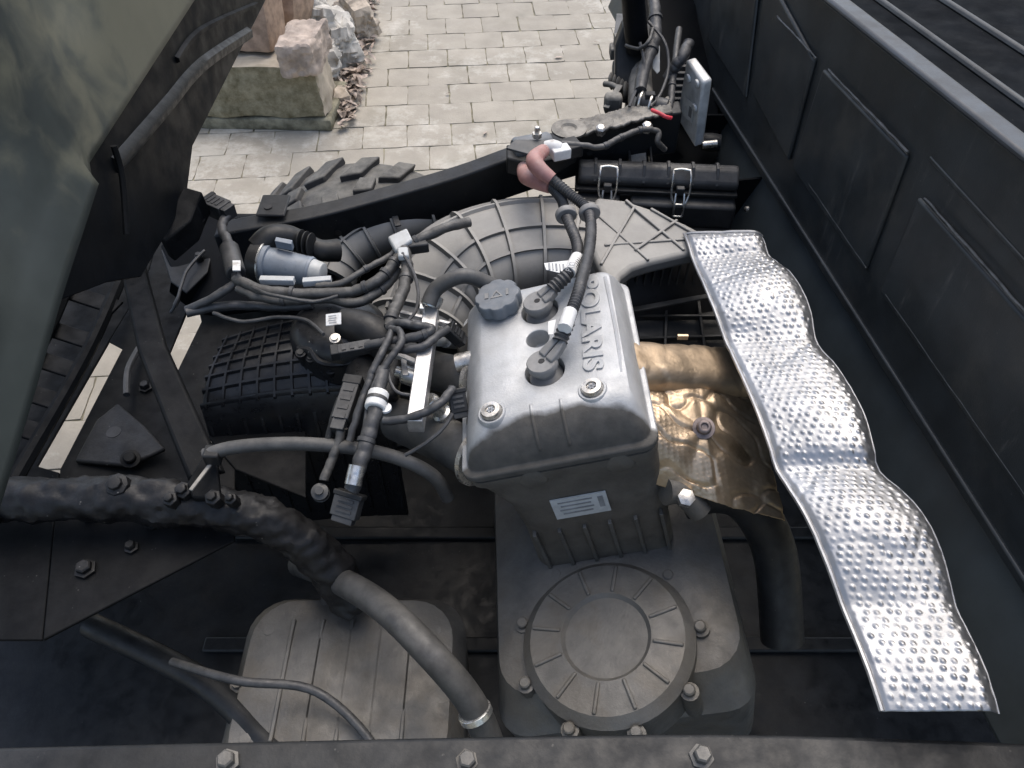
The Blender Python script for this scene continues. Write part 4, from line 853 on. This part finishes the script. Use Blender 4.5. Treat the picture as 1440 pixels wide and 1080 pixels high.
h10, q = harness('main taped harness descending in front of the plenum', [(538, 520, .885), (532, 550, .88), (527, 580, .875), (515, 620, .86), (505, 655, .845), (494, 690, .825)], .0125, 'cable', tapes=(.62,))
A_, B_ = P(533, 552, .882), P(527, 575, .878); mb = MB(); mb.tube([A_, B_], .0155, 16, 0); mb.build('white_wrap', M['white'], h10, bevel=.002)
mb = MB(); mb.tube([A_.lerp(B_, .4), A_.lerp(B_, .58)], .0165, 16, 0); mb.build('black_tie', M['cable'], h10)
mb = MB(); mb.lathe(P(542, 574, .875), ZV, [(.009, -.002), (.009, .002)], 18); mb.build('white_button', M['white'], h10)
mb = MB(); mb.tube([P(502, 655, .852), P(496, 682, .838)], .0118, 14, 0); mb.build('foil_wrap', M['steel'], h10)
harness('black cable from main harness to the near injector plug', [(540, 592, .868), (565, 590, .875), (592, 582, .885), (615, 570, .893), (632, 552, .895), (636, 546, .893)], .0072, 'cable')
h12, q = harness('thin dirty wire ending in a ring terminal low in the bay', [(482, 600, .84), (475, 625, .825), (465, 650, .81), (455, 676, .80)], .008, 'tape')
mb = MB(); mb.lathe(P(450, 692, .79), (.1, -.4, 1), [(.011, -.02), (.013, -.010), (.010, -.008), (.013, -.004), (.0125, .004), (.006, .006), (.006, .012)], 20); mb.build('terminal', M['plastic_dust'], h12)
harness('corrugated split conduit beside the wiring plug', [(478, 560, .85), (468, 590, .84), (460, 625, .82)], .006, 'plastic', name='conduit', cat='conduit')
harness('bare wires between duct and plenum going left', [(262, 440, .83), (300, 432, .83), (350, 430, .83), (400, 432, .835), (440, 428, .845)], .009, 'cable')

for lab, pts, r_ in (('thin black wire beside the main descending harness', [(545, 500, .892), (530, 530, .89), (518, 560, .878), (512, 600, .862), (498, 650, .84)], .0032),
    ('thin loose wire curling under the clip strip', [(352, 402, .872), (372, 412, .878), (400, 418, .876), (440, 424, .868), (475, 416, .872)], .0034),
    ('thin wire running from white joint to rail clamp', [(566, 356, .92), (580, 380, .91), (588, 410, .905), (584, 438, .895), (566, 458, .90)], .0032),
    ('thin brown wire hooking round the silver regulator', [(545, 505, .885), (548, 535, .88), (560, 552, .875), (585, 556, .872)], .003),
    ('thin black wire lying on the waffle plenum', [(300, 440, .84), (340, 452, .835), (390, 446, .838), (430, 450, .845), (455, 470, .86)], .0036),
    ('pair of wires leaving the near injector plug', [(652, 560, .87), (640, 575, .868), (625, 600, .86), (600, 622, .85), (570, 640, .835)], .0036),
    ('curled wire in the dark beside the side channel', [(288, 352, .76), (262, 382, .75), (250, 420, .74), (240, 440, .72)], .0036),
    ('thin wire looping between damper and control box', [(912, 30, 1.06), (935, 60, 1.04), (940, 95, 1.01), (930, 130, .985), (915, 150, .98)], .0035),
    ('dusty thin wire along the rear upright', [(900, 60, 1.04), (906, 95, 1.01), (895, 125, .99), (885, 150, .975)], .0035)):
    harness(lab, pts, r_, 'cable', n=8, name='loose_wire', cat='wire')
# coolant hose across the front of the plenum
ch = thing('coolant_hose', 'dusty grey rubber hose bowing across the front of the bay', 'hose', P(450, 630, .7))
mb = MB(); mb.tube(PP([(288, 640, .80), (330, 629, .81), (400, 624, .82), (470, 627, .82), (530, 636, .815), (580, 652, .80), (612, 672, .77), (630, 700, .72)]), .0105, 16, 8); mb.build('hose', M['hose'], ch)
mb = MB(); mb.box(P(300, 640, .80), XV*.012, YV*.012, ZV*.012); mb.build('end_clip', M['plastic'], ch, bevel=.003)

# ------------------------------------------------------------------ left framework around the slots of daylight
lf_ = thing('side_channel', 'black slotted steel channel along the left side of the bay', 'frame channel', P(110, 520, .7))
def plate(parent, name, pts, th, m_, bevel=.002):
    mb = MB(); mb.prism(PP(pts), (0, 0, -th)); return mb.build(name, m_, parent, bevel=bevel)
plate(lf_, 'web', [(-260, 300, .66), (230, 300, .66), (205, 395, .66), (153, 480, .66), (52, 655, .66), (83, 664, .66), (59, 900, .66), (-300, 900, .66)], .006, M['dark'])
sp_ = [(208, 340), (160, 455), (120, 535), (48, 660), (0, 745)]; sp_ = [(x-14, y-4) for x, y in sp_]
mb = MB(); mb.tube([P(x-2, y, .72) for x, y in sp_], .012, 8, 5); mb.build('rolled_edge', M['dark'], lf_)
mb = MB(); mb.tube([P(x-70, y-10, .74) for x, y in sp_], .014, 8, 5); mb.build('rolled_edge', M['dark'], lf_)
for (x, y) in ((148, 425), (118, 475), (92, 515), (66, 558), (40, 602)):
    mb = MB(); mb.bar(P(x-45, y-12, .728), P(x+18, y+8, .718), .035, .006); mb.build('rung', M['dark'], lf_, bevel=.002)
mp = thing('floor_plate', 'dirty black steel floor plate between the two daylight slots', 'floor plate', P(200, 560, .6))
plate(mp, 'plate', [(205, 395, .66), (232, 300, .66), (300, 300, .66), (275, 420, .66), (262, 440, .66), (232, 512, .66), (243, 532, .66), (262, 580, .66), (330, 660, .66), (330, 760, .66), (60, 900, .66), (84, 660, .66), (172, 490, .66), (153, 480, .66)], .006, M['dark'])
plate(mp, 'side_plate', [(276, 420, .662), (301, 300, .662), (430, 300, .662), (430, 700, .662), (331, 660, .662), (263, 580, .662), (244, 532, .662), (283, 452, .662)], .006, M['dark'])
mb = MB(); mb.tube(PP([(195, 490, .68), (180, 520, .69), (178, 555, .69)]), .006, 8, 5); mb.build('edge_loop', M['hose'], mp)
mb = MB(); mb.tube(PP([(290, 362, .70), (262, 400, .70), (246, 430, .70)]), .005, 8, 5); mb.build('cable', M['hose'], mp)
plate(mp, 'gusset', [(104, 648, .67), (135, 590, .68), (165, 566, .69), (205, 600, .69), (232, 630, .69), (180, 655, .68)], .01, M['muddark'], .004)
mb = MB(); mb.lathe(P(160, 608, .715), ZV, [(.012, 0), (.012, .0012)], 16); mb.build('hole', M['mesh'], mp)
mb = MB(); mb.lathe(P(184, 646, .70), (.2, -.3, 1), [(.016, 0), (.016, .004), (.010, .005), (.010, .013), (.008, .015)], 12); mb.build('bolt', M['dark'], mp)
for (px, py, r_) in ((130, 720, .012), (215, 735, .010), (120, 800, .012), (185, 770, .008), (205, 545, .009), (150, 640, .007)):
    mb = MB(); mb.lathe(P(px, py, .664), ZV, [(r_*1.4, -.002), (r_*1.4, .002), (r_, .003), (r_, .010), (r_*.8, .012)], 6); mb.build('bolt', M['muddark'], mp)
mb = MB(); mb.bar(P(95, 690, .668), P(290, 722, .668), .03, .010); mb.build('stiffener', M['muddark'], mp, bevel=.003)
cb = thing('cross_brace', 'wide flat black brace slanting down over the side channel', 'brace', P(235, 520, .7))
mb = MB(); A_, B_ = P(176, 352, .80), P(288, 668, .76); BP = PP([(182, 345, .82), (192, 400, .81), (214, 490, .79), (252, 580, .775), (290, 668, .755)])
rings = []
for i, q in enumerate(BP):
    s_ = Vector((.020+.002*i, .008, 0)); rings.append([q-s_-ZV*.008, q-s_*.8+ZV*.004, q+s_*.8+ZV*.004, q+s_-ZV*.008])
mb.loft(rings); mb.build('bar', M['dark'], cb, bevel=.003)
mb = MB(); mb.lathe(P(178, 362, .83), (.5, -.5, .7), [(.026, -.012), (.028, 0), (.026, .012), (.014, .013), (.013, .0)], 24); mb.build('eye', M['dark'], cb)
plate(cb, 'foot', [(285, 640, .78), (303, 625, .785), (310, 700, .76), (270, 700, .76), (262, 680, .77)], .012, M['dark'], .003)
mb = MB(); mb.bar(P(268, 690, .79), P(300, 648, .79), .006, .004); mb.build('weld_edge', M['framedirt'], cb, bevel=.001)
bk = thing('corner_bracket', 'folded black steel bracket wedged behind the cross brace', 'bracket', P(262, 390, .70))
plate(bk, 'flange', [(226, 352, .74), (258, 330, .75), (300, 345, .75), (292, 382, .74), (262, 412, .73), (240, 396, .73)], .004, M['frame'], .002)
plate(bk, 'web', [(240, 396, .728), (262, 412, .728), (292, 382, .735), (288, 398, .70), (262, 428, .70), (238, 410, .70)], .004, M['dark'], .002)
for (px, py) in ((250, 350), (280, 362)):
    mb = MB(); mb.lathe(P(px, py, .75), ZV, [(.009, -.006), (.009, .003), (.006, .004), (.006, .010)], 6); mb.build('bolt', M['muddark'], bk)
bl = thing('bulkhead', 'near black sheet bulkhead behind the harness and canister', 'bulkhead', P(300, 400, .4))
mb = MB(); mb.prism(PP([(225, 345, .76), (292, 300, .78), (470, 338, .76), (470, 420, .70), (300, 440, .69), (268, 436, .69)]), (0, .01, -.02)); mb.build('sheet', M['liner'], bl, bevel=.003)

# near corner mount, clotted with mud
nm = thing('near_frame_mount', 'mud clotted black frame casting in the lower left', 'frame mount', P(200, 700, .5))
NP = smooth_path([P(-160, 712, .71), P(40, 702, .72), P(200, 703, .72), P(330, 720, .70), P(430, 765, .64), P(500, 850, .52)], 14)
def nmf(a_, b_):
    x = a_*(len(NP)-1); k = min(int(x), len(NP)-2); q = NP[k].lerp(NP[k+1], x-k); t = (NP[k+1]-NP[k]).normalized(); s_ = t.cross(ZV).normalized(); u_ = s_.cross(t); an = 2*math.pi*b_
    n_ = s_*math.cos(an)+u_*math.sin(an); q = q+n_*.034
    return q+n_*(.006*noise.noise(q*17)+.006*noise.noise(q*48)+.003*noise.noise(q*110)+.010*max(0, noise.noise(q*11+Vector((4, 0, 0)))))
mb = MB().grid(nmf, 160, 40); mb.build('muddy_tube', mat('wet_muddy_casting', (.006, .006, .007), .5, dust=.12, dustcol=(.16, .155, .145), scale=34, bump=.6, bscale=80, speck=1.0, spec=.3), nm, fix=False)
for (px, py, r) in ((165, 682, .018), (258, 690, .014), (300, 700, .013), (325, 702, .010), (240, 702, .012)):
    mb = MB(); mb.lathe(P(px, py, .757), (0, -.3, 1), [(r, -.02), (r, .004), (r*.6, .006), (r*.6, .013), (r*.4, .014)], 8 if r > .015 else 6); mb.build('bolt', M['muddark'], nm, bevel=.001)

# ------------------------------------------------------------------ exhaust shield on the right of the head
ex = thing('exhaust_shield', 'crumpled gold brown foil heat shield wrapped round the exhaust', 'heat shield', P(970, 580, .6))
def wrinkle(q): return .004*noise.noise(q*16)+.003*noise.noise(q*38+Vector((3, 1, 0)))-.005*max(0, 1-9*abs(noise.noise(Vector((q.x*16+q.y*12, q.y*20-q.x*6, 2)))))
def exu(a_, b_):                        # half round cover over the port, axis to the right
    A_ = P(888, 513, .885); B_ = P(1085, 528, .79); q = A_.lerp(B_, a_); an = R(-35+215*b_); r = .046+.004*a_
    n_ = Vector((0, -math.cos(an), math.sin(an))); sq = Vector((0, math.copysign(abs(n_.y)**.55, n_.y), math.copysign(abs(n_.z)**.55, n_.z))); q = q+sq*r*.92-ZV*.018
    return q+n_*wrinkle(q)*.45
mb = MB().grid(exu, 60, 40); mb.build('upper_wrap', M['gold'], ex, fix=False, solid=.001, angle=180)
bc = P(990, 600, .845)
def exl(a_, b_):
    px = 893+ (165+45*b_)*a_; py = 538+b_*(135+60*a_)-30*a_*(1-b_)*.3
    z = .865-.075*b_-.03*a_+.035*math.sin(math.pi*min(1, b_*1.0))*(1-a_*.5)-.10*max(0, a_-.55)
    q = P(px, py, z); d_ = (Vector((q.x, q.y, 0))-Vector((bc.x, bc.y, 0))); rr = d_.length; an = math.atan2(d_.y, d_.x)
    pull = math.exp(-(rr/.05)**2); fold = math.sin(an*7+1.2*noise.noise(Vector((an*2, 0, 0))))*.0016*math.exp(-((rr-.045)/.035)**2)
    u_ = a_*24; v_ = b_*22+(.5 if int(math.floor(u_)) % 2 else 0)
    dd = ((u_-math.floor(u_)-.5)**2+(v_-math.floor(v_)-.5)**2); dim = .0010*max(0, 1-dd/.09)*(1-pull)
    return q+ZV*(wrinkle(q)-.006*pull+fold+dim-.004*max(0, noise.noise(Vector((q.x*14+q.y*20, q.y*6-q.x*8, .3)))))
mb = MB().grid(exl, 120, 110); mb.build('lower_sheet', M['gold'], ex, fix=False, solid=.001, angle=180)
mb = MB(); mb.lathe(bc-ZV*.004, (-.1, -.45, .9), [(.017, 0), (.017, .003), (.0105, .004), (.0105, .012), (.008, .014), (.005, .014), (.005, .011)], 24); mb.build('bolt', M['scorched'], ex, bevel=.0008)
mb = MB(); mb.box(P(886, 512, .895), EX*.006, EY*.045, EZ*.03); mb.build('port_flange', M['alu'], ex, bevel=.003)
mb = MB(); mb.box(P(960, 474, .905), XV*.008, YV*.002, ZV*.004); mb.build('tab', M['gold'], ex)
lo = thing('exhaust_bracket', 'dusty alloy bracket and dark pipe below the gold shield', 'bracket', P(960, 690, .5))
mb = MB(); mb.tube(PP([(935, 690, .78), (960, 692, .77), (985, 720, .74)]), [.022, .02, .018], 16, 5); mb.build('alloy_stub', M['alu_low'], lo)
mb = MB(); mb.lathe(P(965, 700, .79), (0, -.4, 1), [(.013, -.01), (.013, .004), (.008, .006)], 6); mb.build('nut', M['bolt'], lo)
mb = MB(); mb.tube(PP([(960, 700, .70), (1010, 690, .72), (1055, 710, .70), (1090, 780, .62), (1100, 900, .5)]), .035, 20, 6); mb.build('dark_pipe', M['plastic'], lo)

# ------------------------------------------------------------------ dimpled foil strip
hs = thing('foil_heat_shield', 'long dimpled silver foil heat shield strip hanging beside the bed wall', 'heat shield', P(1120, 560, .7))
LE = [(962, 328), (974, 362), (990, 405), (1008, 450), (1022, 482), (1040, 525), (1062, 580), (1082, 632), (1092, 658), (1118, 706), (1150, 770), (1185, 850), (1215, 930), (1240, 1000)]
RE = [(1072, 325), (1082, 352), (1112, 384), (1138, 434), (1150, 476), (1180, 520), (1212, 580), (1229, 632), (1238, 656), (1284, 706), (1322, 770), (1350, 850), (1385, 930), (1410, 1000)]
NL = len(LE)-1
creases = [0.0, 1.0, 4.0, 8.1, 11.0, 13.0]
Lw = smooth_path(PP([(x, y, .885) for x, y in LE]), 10); Rw = smooth_path(PP([(x, y, .915) for x, y in RE]), 10)
cum = [0]
for i in range(1, len(Lw)): cum.append(cum[-1]+((Lw[i]+Rw[i])/2-(Lw[i-1]+Rw[i-1])/2).length)
NA, NB = 470, 96; PIT_D = .0113
def hsf(a_, b_):
    s_ = a_*cum[-1]; k = 0
    while k < len(cum)-2 and cum[k+1] < s_: k += 1
    t = (s_-cum[k])/(cum[k+1]-cum[k]); x = (k+t)/10
    l_ = Lw[k].lerp(Lw[k+1], t); r_ = Rw[k].lerp(Rw[k+1], t); q = l_.lerp(r_, b_)
    bulge = 0
    for c0, c1 in zip(creases, creases[1:]):
        if c0 <= x <= c1:
            f_ = (x-c0)/(c1-c0); bulge = (.020 if c1-c0 > 2 else .008)*(math.sin(math.pi*f_)**1.25)*(1+.25*f_)
    z = bulge*(.25+.75*math.sin(math.pi*min(1, b_*.62+.15)))
    edge = min(1, max(0, (b_-.07)/.05))*min(1, (1-b_)/.03)*min(1, a_*cum[-1]/.012)
    z -= .012*max(0, (b_-.86)/.14)**2           # turned-down right border
    if b_ < .075: z -= .004*(1-b_/.075)
    u_ = b_*(r_-l_).length/PIT_D; v_ = s_/PIT_D/.866; iv = math.floor(v_); uu = u_+(.5 if iv % 2 else 0)
    du = uu-math.floor(uu)-.5; dv_ = (v_-iv-.5)*.866; jc = noise.cell(Vector((math.floor(uu)+.5, iv+.5, 3.5)))-.5; du += jc*.22; dv_ -= jc*.12; dd = du*du+dv_*dv_
    cell = noise.cell(Vector((math.floor(uu)+.5, iv+.5, .5))); crush = max(0, noise.noise(q*13+Vector((9, 0, 0)))-.42)*2
    z += .0022*(.72+.4*cell)*max(0, 1-dd/.085)**.8*edge*max(0, 1-crush)
    z += .0018*noise.noise(q*22)+.005*noise.noise(q*8)-.0012*max(0, 1-abs(noise.noise(q*10+Vector((0, 7, 0))))*9)
    if b_ > .97 or b_ < .03: z += .002*noise.noise(q*70)
    return q+Vector((-.18, -.1, .97))*z
mb = MB().grid(hsf, NA, NB); mb.build('dimpled_sheet', M['foil'], hs, fix=False, solid=.0008, angle=180)
hem = [hsf(k/60, 0)+ZV*.002 for k in range(61)]
mb = MB(); mb.tube(hem, .0032, 8, 0); mb.build('left_hem', M['foil'], hs)
mb = MB(); mb.tube([hsf(.001, k/20)+ZV*.001 for k in range(21)], .003, 8, 0); mb.build('top_hem', M['foil'], hs)
mb = MB(); mb.tube([hsf(k/60, 1) for k in range(61)], .0011, 8, 0); mb.build('right_hem', M['foil'], hs)

# ------------------------------------------------------------------ rear corner: control box, wiring, suspension
ec = thing('control_box', 'flat silver control box standing by the bed wall', 'control box', P(970, 170, .75))
c4 = [P(964, 84, 1.00), P(988, 116, .985), P(976, 208, .84), P(951, 166, .85)]
nrm = (c4[1]-c4[0]).cross(c4[3]-c4[0]).normalized()
if nrm.dot(CP-c4[0]) < 0: nrm = -nrm
mb = MB(); mb.prism([q-nrm*.001 for q in c4], -nrm*.022); mb.build('case', M['ecu'], ec, bevel=.005, seg=3)
def ecp(a_, b_): return c4[0].lerp(c4[1], a_).lerp(c4[3].lerp(c4[2], a_), b_)
mb = MB(); mb.prism([ecp(.22, .5)+nrm*.0005, ecp(.75, .42)+nrm*.0005, ecp(.75, .72)+nrm*.0005, ecp(.22, .8)+nrm*.0005], nrm*.0006); mb.build('label', M['white'], ec)
mb = MB(); mb.prism([ecp(.55, .52)+nrm*.0012, ecp(.7, .5)+nrm*.0012, ecp(.7, .66)+nrm*.0012, ecp(.55, .68)+nrm*.0012], nrm*.0003); mb.build('label_print', M['greyink'], ec)
for a_, b_ in ((.3, .18), (.8, .45), (.75, .1)):
    mb = MB(); mb.lathe(ecp(a_, b_), nrm, [(.009, 0), (.008, .004), (.004, .005)], 14); mb.build('dimple', M['ecu'], ec)
mb = MB(); mb.tube([ecp(1, 1)-nrm*.02, ecp(1, 1)-nrm*.02+XV*.03+ZV*.004], .008, 12, 0); mb.build('mount_stud', M['bolt'], ec)
for k in range(7):
    mb = MB(); q = c4[0].lerp(c4[3], .15+k*.11)-nrm*.012; mb.box(q-XV*.012, XV*.012, ZV*.004, YV*.005); mb.build('terminal', M['plastic_dust'], ec, bevel=.001)

su = thing('suspension_strut', 'dusty dark suspension strut and knuckle at the rear corner', 'suspension', P(880, 120, .5))
mb = MB(); mb.tube(PP([(888, -30, 1.15), (893, 30, 1.06), (897, 70, 1.0)]), [.022, .024, .024], 18, 4); mb.build('damper', M['liner'], su)
mb = MB(); mb.loft([[P(x, y, z)+Vector((sx_*wx, sy_*.02, 0)) for sx_, sy_ in ((-1, -1), (1, -1), (1, 1), (-1, 1))] for x, y, z, wx in ((884, 30, 1.04, .012), (888, 60, 1.0, .035), (888, 110, .95, .036), (890, 140, .92, .026))]); mb.build('knuckle', M['frame'], su, bevel=.006)
mb = MB(); mb.box(P(872, 72, .97), XV*.022, YV*.018, ZV*.012); mb.build('link_end', M['framedirt'], su, bevel=.003)
mb = MB(); mb.box(P(870, 58, .99), XV*.010, YV*.010, ZV*.014); mb.build('nut', M['framedirt'], su, bevel=.002)
mb = MB(); mb.bar(P(872, 20, 1.0), P(868, 55, .99), .016, .004); mb.build('bracket', M['bedrim'], su, bevel=.001)
mb = MB(); mb.prism(PP([(862, 84, .95), (886, 84, .95), (886, 118, .93), (862, 114, .93)]), (0, .01, -.02)); mb.build('guard', M['frame'], su, bevel=.003)
for k in range(5):
    mb = MB(); mb.lathe(P(858+k*5, 114+k*3.2, .945), (.8, -.3, .2), [(.014, 0), (.018, .003), (.014, .006)], 16); mb.build('bellow', M['framedirt'], su)
mb = MB(); mb.tube(PP([(850, 118, .95), (862, 120, .955), (872, 128, .95)]), .006, 10, 4); mb.build('pin', M['framedirt'], su)
mb = MB(); mb.box(P(862, 145, .95), XV*.018, YV*.014, ZV*.02); mb.build('lug', M['framedirt'], su, bevel=.008)
mb = MB(); mb.bar(P(872, 120, .96), P(852, 152, .95), .012, .004); mb.build('tab', M['framedirt'], su, bevel=.001)
rc = thing('rear_cross_plate', 'dark sheet metal rear corner of the frame behind wiring', 'frame plate', P(930, 150, .6))
mb = MB(); mb.prism(PP([(895, -40, 1.0), (1010, -40, 1.0), (1010, 220, .78), (990, 236, .76), (880, 236, .76), (880, 150, .90)]), (0, .015, -.015)); mb.build('sheet', M['liner'], rc)
mb = MB(); mb.tube(PP([(905, 170, .93), (900, 120, .95), (905, 80, .97), (912, 40, 1.0)]), [.03, .025, .02, .018], 14, 5); mb.build('upright', M['framedirt'], rc)
for x in (882, 912):
    mb = MB(); mb.bar(P(x, 190, .90), P(x+4, 236, .87), .005, .02, up=(0, -1, .5)); mb.build('stiffener', M['frame'], rc, bevel=.001)
mb = MB(); mb.prism(PP([(886, 212, .885), (908, 212, .885), (910, 234, .87), (884, 234, .87)]), (0, 0, -.004)); mb.build('dusty_shelf', M['framedirt'], rc)
mb = MB(); mb.lathe(P(915, 80, .97), (0, -1, .3), [(.022, 0), (.022, .002)], 20); mb.build('opening', M['mesh'], rc)
harness('thick dusty cable bundle climbing the rear corner', [(918, -30, 1.08), (920, 10, 1.06), (922, 40, 1.04), (916, 70, 1.02), (905, 100, 1.0), (900, 130, .985)], .014, 'cable', tapes=(.3, .6))
harness('thin wire crossing the rear knuckle', [(880, 64, 1.03), (898, 68, 1.035), (912, 58, 1.05), (918, 40, 1.06)], .004, 'tape')
harness('second bundle arching beside the control box', [(955, 40, 1.02), (950, 80, 1.0), (945, 120, .98), (942, 150, .965), (930, 165, .955)], .008, 'cable', tapes=(.5,))
harness('frayed bundle leaning on the control box', [(968, 60, 1.03), (960, 80, 1.02), (948, 95, 1.0), (938, 110, .98)], .013, 'cable')
t_, q = harness('taped loom along the top of the rear rail', [(790, 202, .965), (815, 204, .965), (845, 207, .96), (862, 199, .965), (885, 188, .97), (905, 182, .972), (925, 185, .965), (925, 200, .95), (935, 210, .93)], .0065, 'tape', tapes=(.3, .45, .6))
t_, q = harness('short bright red wire near the control box', [(917, 155, .985), (925, 158, .988), (936, 164, .985), (944, 166, .98)], .0042, 'redwire', name='red_wire')
sl = thing('spring_clip', 'pale folded metal strip hanging in the rear corner', 'metal strip', P(922, 80, .95))
mb = MB(); q = PP([(916, 64, 1.02), (928, 64, 1.02), (928, 100, .99), (924, 104, .985), (918, 96, .99)]); mb.prism(q, (0, .003, -.002)); mb.build('strip', M['offwhite'], sl, bevel=.001)
cs = thing('coil_connector', 'dusty grey round connector on the rear rail corner', 'connector', P(905, 150, .95))
mb = MB(); mb.lathe(P(896, 142, .97), (.9, -.35, -.05), [(.016, 0), (.019, .004), (.019, .03), (.015, .032), (.017, .036), (.017, .06), (.012, .062)], 20); mb.build('body', M['plastic_dust'], cs)
for k in range(2):
    mb = MB(); mb.lathe(P(899+k*14, 143+k*5, .97), (.9, -.35, -.05), [(.020, 0), (.0215, .001), (.0215, .004), (.020, .005)], 20); mb.build('clamp_ring', M['bolt'], cs)
mb = MB(); mb.box(P(914, 136, .985), XV*.010, YV*.008, ZV*.008); mb.build('cap', M['plastic'], cs, bevel=.002)
for i in range(2): pass
tk = thing('mount_bush', 'black rubber bush on bolt below the control box', 'bush', P(1000, 200, .8))
mb = MB(); mb.lathe(P(1000, 200, .82), (1, -.2, 0), [(.018, -.02), (.02, 0), (.018, .02)], 16); mb.build('bush', M['plastic'], tk)
mb = MB(); mb.lathe(P(992, 202, .83), (-1, .2, 0), [(.008, 0), (.008, .012)], 8); mb.build('bolt', M['plastic'], tk)

# ------------------------------------------------------------------ floor of the bay and near side rail
sk = thing('skid_plate', 'dark dusty skid plate floor deep under the engine', 'skid plate', (0, .7, .22))
mb = MB(); mb.prism([(-1.15, -.1, .26), (1.2, -.1, .26), (1.2, 1.30, .26), (-.66, 1.26, .26), (-.72, 1.0, .26), (-1.15, .9, .26)], (0, 0, -.01)); mb.build('plate', M['frame'], sk)
for k in range(5):
    mb = MB(); mb.bar(Vector((-.6, .15+k*.25, .268)), Vector((.7, .15+k*.25, .268)), .03, .012); mb.build('swage', M['frame'], sk, bevel=.004)
fl = thing('inner_fender', 'black inner fender sheet under the far frame rail', 'fender', (0, 1.3, .3))
mb = MB(); mb.prism([(-.56, 1.315, .79), (.1, 1.375, .80), (.45, 1.40, .82), (.62, 1.40, .84), (.62, 1.40, .24), (-.56, 1.315, .24)], (0, .006, 0)); mb.build('sheet', M['liner'], fl)
mb = MB(); mb.prism([(.2, 1.62, .845), (1.0, 1.62, .845), (1.0, 1.62, .2), (.2, 1.62, .2)], (0, .006, 0)); mb.build('rear_sheet', M['liner'], fl)
nr = thing('near_frame_rail', 'dusty black box section frame rail along the bottom edge', 'frame rail', (0, .2, .7))
mb = MB(); rq = smooth_path([Vector((-.85, .24, .80)), Vector((-.4, .25, .80)), Vector((0, .255, .81)), Vector((.3, .25, .83)), Vector((.75, .22, .87))], 5)
mb.loft([[q, q+YV*.05, q+YV*.05-ZV*.09, q-ZV*.09] for q in rq]); mb.build('box_section', M['frame'], nr, bevel=.005, seg=3)
for x in (-.32, -.05, .21):
    mb = MB(); mb.lathe(Vector((x, .278, .806 if x < .1 else .823)), ZV, [(.014, -.01), (.014, .002), (.010, .003), (.010, .012), (.008, .014)], 6); bo_ = mb.build('bolt', M['alu_low'], nr)
gb = thing('gearbox', 'dusty cast gearbox housing low on the left of the engine', 'gearbox', (-.25, .55, .3))
def gbr(x0, x1, y0, y1, r, z, n=6):
    out = []
    for cx, cy, a0 in ((x1-r, y1-r, 0), (x0+r, y1-r, 90), (x0+r, y0+r, 180), (x1-r, y0+r, 270)):
        for k in range(n+1): a_ = R(a0+90*k/n); out.append(Vector((cx+r*math.cos(a_), cy+r*math.sin(a_), z)))
    return out
mb = MB(); mb.loft([gbr(-.46, -.08, .33, .66, .07, .27), gbr(-.46, -.08, .33, .66, .07, .44), gbr(-.44, -.10, .35, .64, .07, .475), gbr(-.34, -.16, .42, .58, .06, .49)]); gh = mb.build('housing', M['alu_low'], gb, angle=30)
for k in range(10):
    a_ = 2*math.pi*k/10; mb = MB(); mb.lathe(Vector((-.27+.175*math.cos(a_), .495+.15*math.sin(a_), .42)), ZV, [(.014, 0), (.014, .05), (.009, .051), (.009, .06)], 10); mb.build('case_bolt', M['alu_low'], gb)
for k in range(5):
    mb = MB(); mb.bar(Vector((-.37+.05*k, .40, .475)), Vector((-.37+.05*k, .60, .475)), .007, .03); mb.build('casting_rib', M['alu_low'], gb, bevel=.002)
for lab, nm_, pts, r_, m_ in (('black steel tube crossing low over the skid plate', 'steel_tube', [(-.75, .62, .42), (-.5, .50, .45), (-.33, .36, .47)], .022, 'frame'),
    ('thin brake line clipped along the skid floor', 'brake_line', [(-.7, .40, .30), (-.52, .34, .31), (-.40, .28, .31), (-.2, .24, .31)], .005, 'hose'),
    ('dark cable curving over the gearbox top', 'shift_cable', [(-.55, .52, .50), (-.42, .47, .55), (-.30, .46, .53), (-.2, .38, .50), (-.16, .28, .48)], .007, 'cable')):
    t = thing(nm_, lab, 'tube' if r_ > .01 else 'cable', pts[1]); mb = MB(); mb.tube([Vector(p) for p in pts], r_, 14, 8); mb.build('tube', M[m_], t)
    a_, b_ = Vector(pts[-2]), Vector(pts[-1]); d_ = (b_-a_).normalized(); mb = MB(); mb.lathe(b_-d_*r_*1.5, d_, [(r_*1.3, 0), (r_*1.6, r_*.2), (r_*1.6, r_*1.8), (r_*1.3, r_*2)], 18); mb.build('end_fitting', M['bolt'] if r_ < .01 else M['frame'], t)
wp = thing('water_hose', 'black coolant hose bending down in front of the engine head', 'hose', P(560, 760, .6))
mb = MB(); mb.tube([Vector((-.40, .74, .42)), Vector((-.30, .64, .56)), Vector((-.20, .55, .64)), Vector((-.12, .47, .66)), Vector((-.06, .42, .60)), Vector((-.03, .38, .52))], .022, 18, 8); mb.build('hose', M['hose'], wp)
mb = MB(); mb.lathe(Vector((-.055, .412, .588)), (.45, -.6, -.9), [(.024, 0), (.0255, .001), (.0255, .010), (.024, .011)], 20); mb.build('clamp', M['steel'], wp)
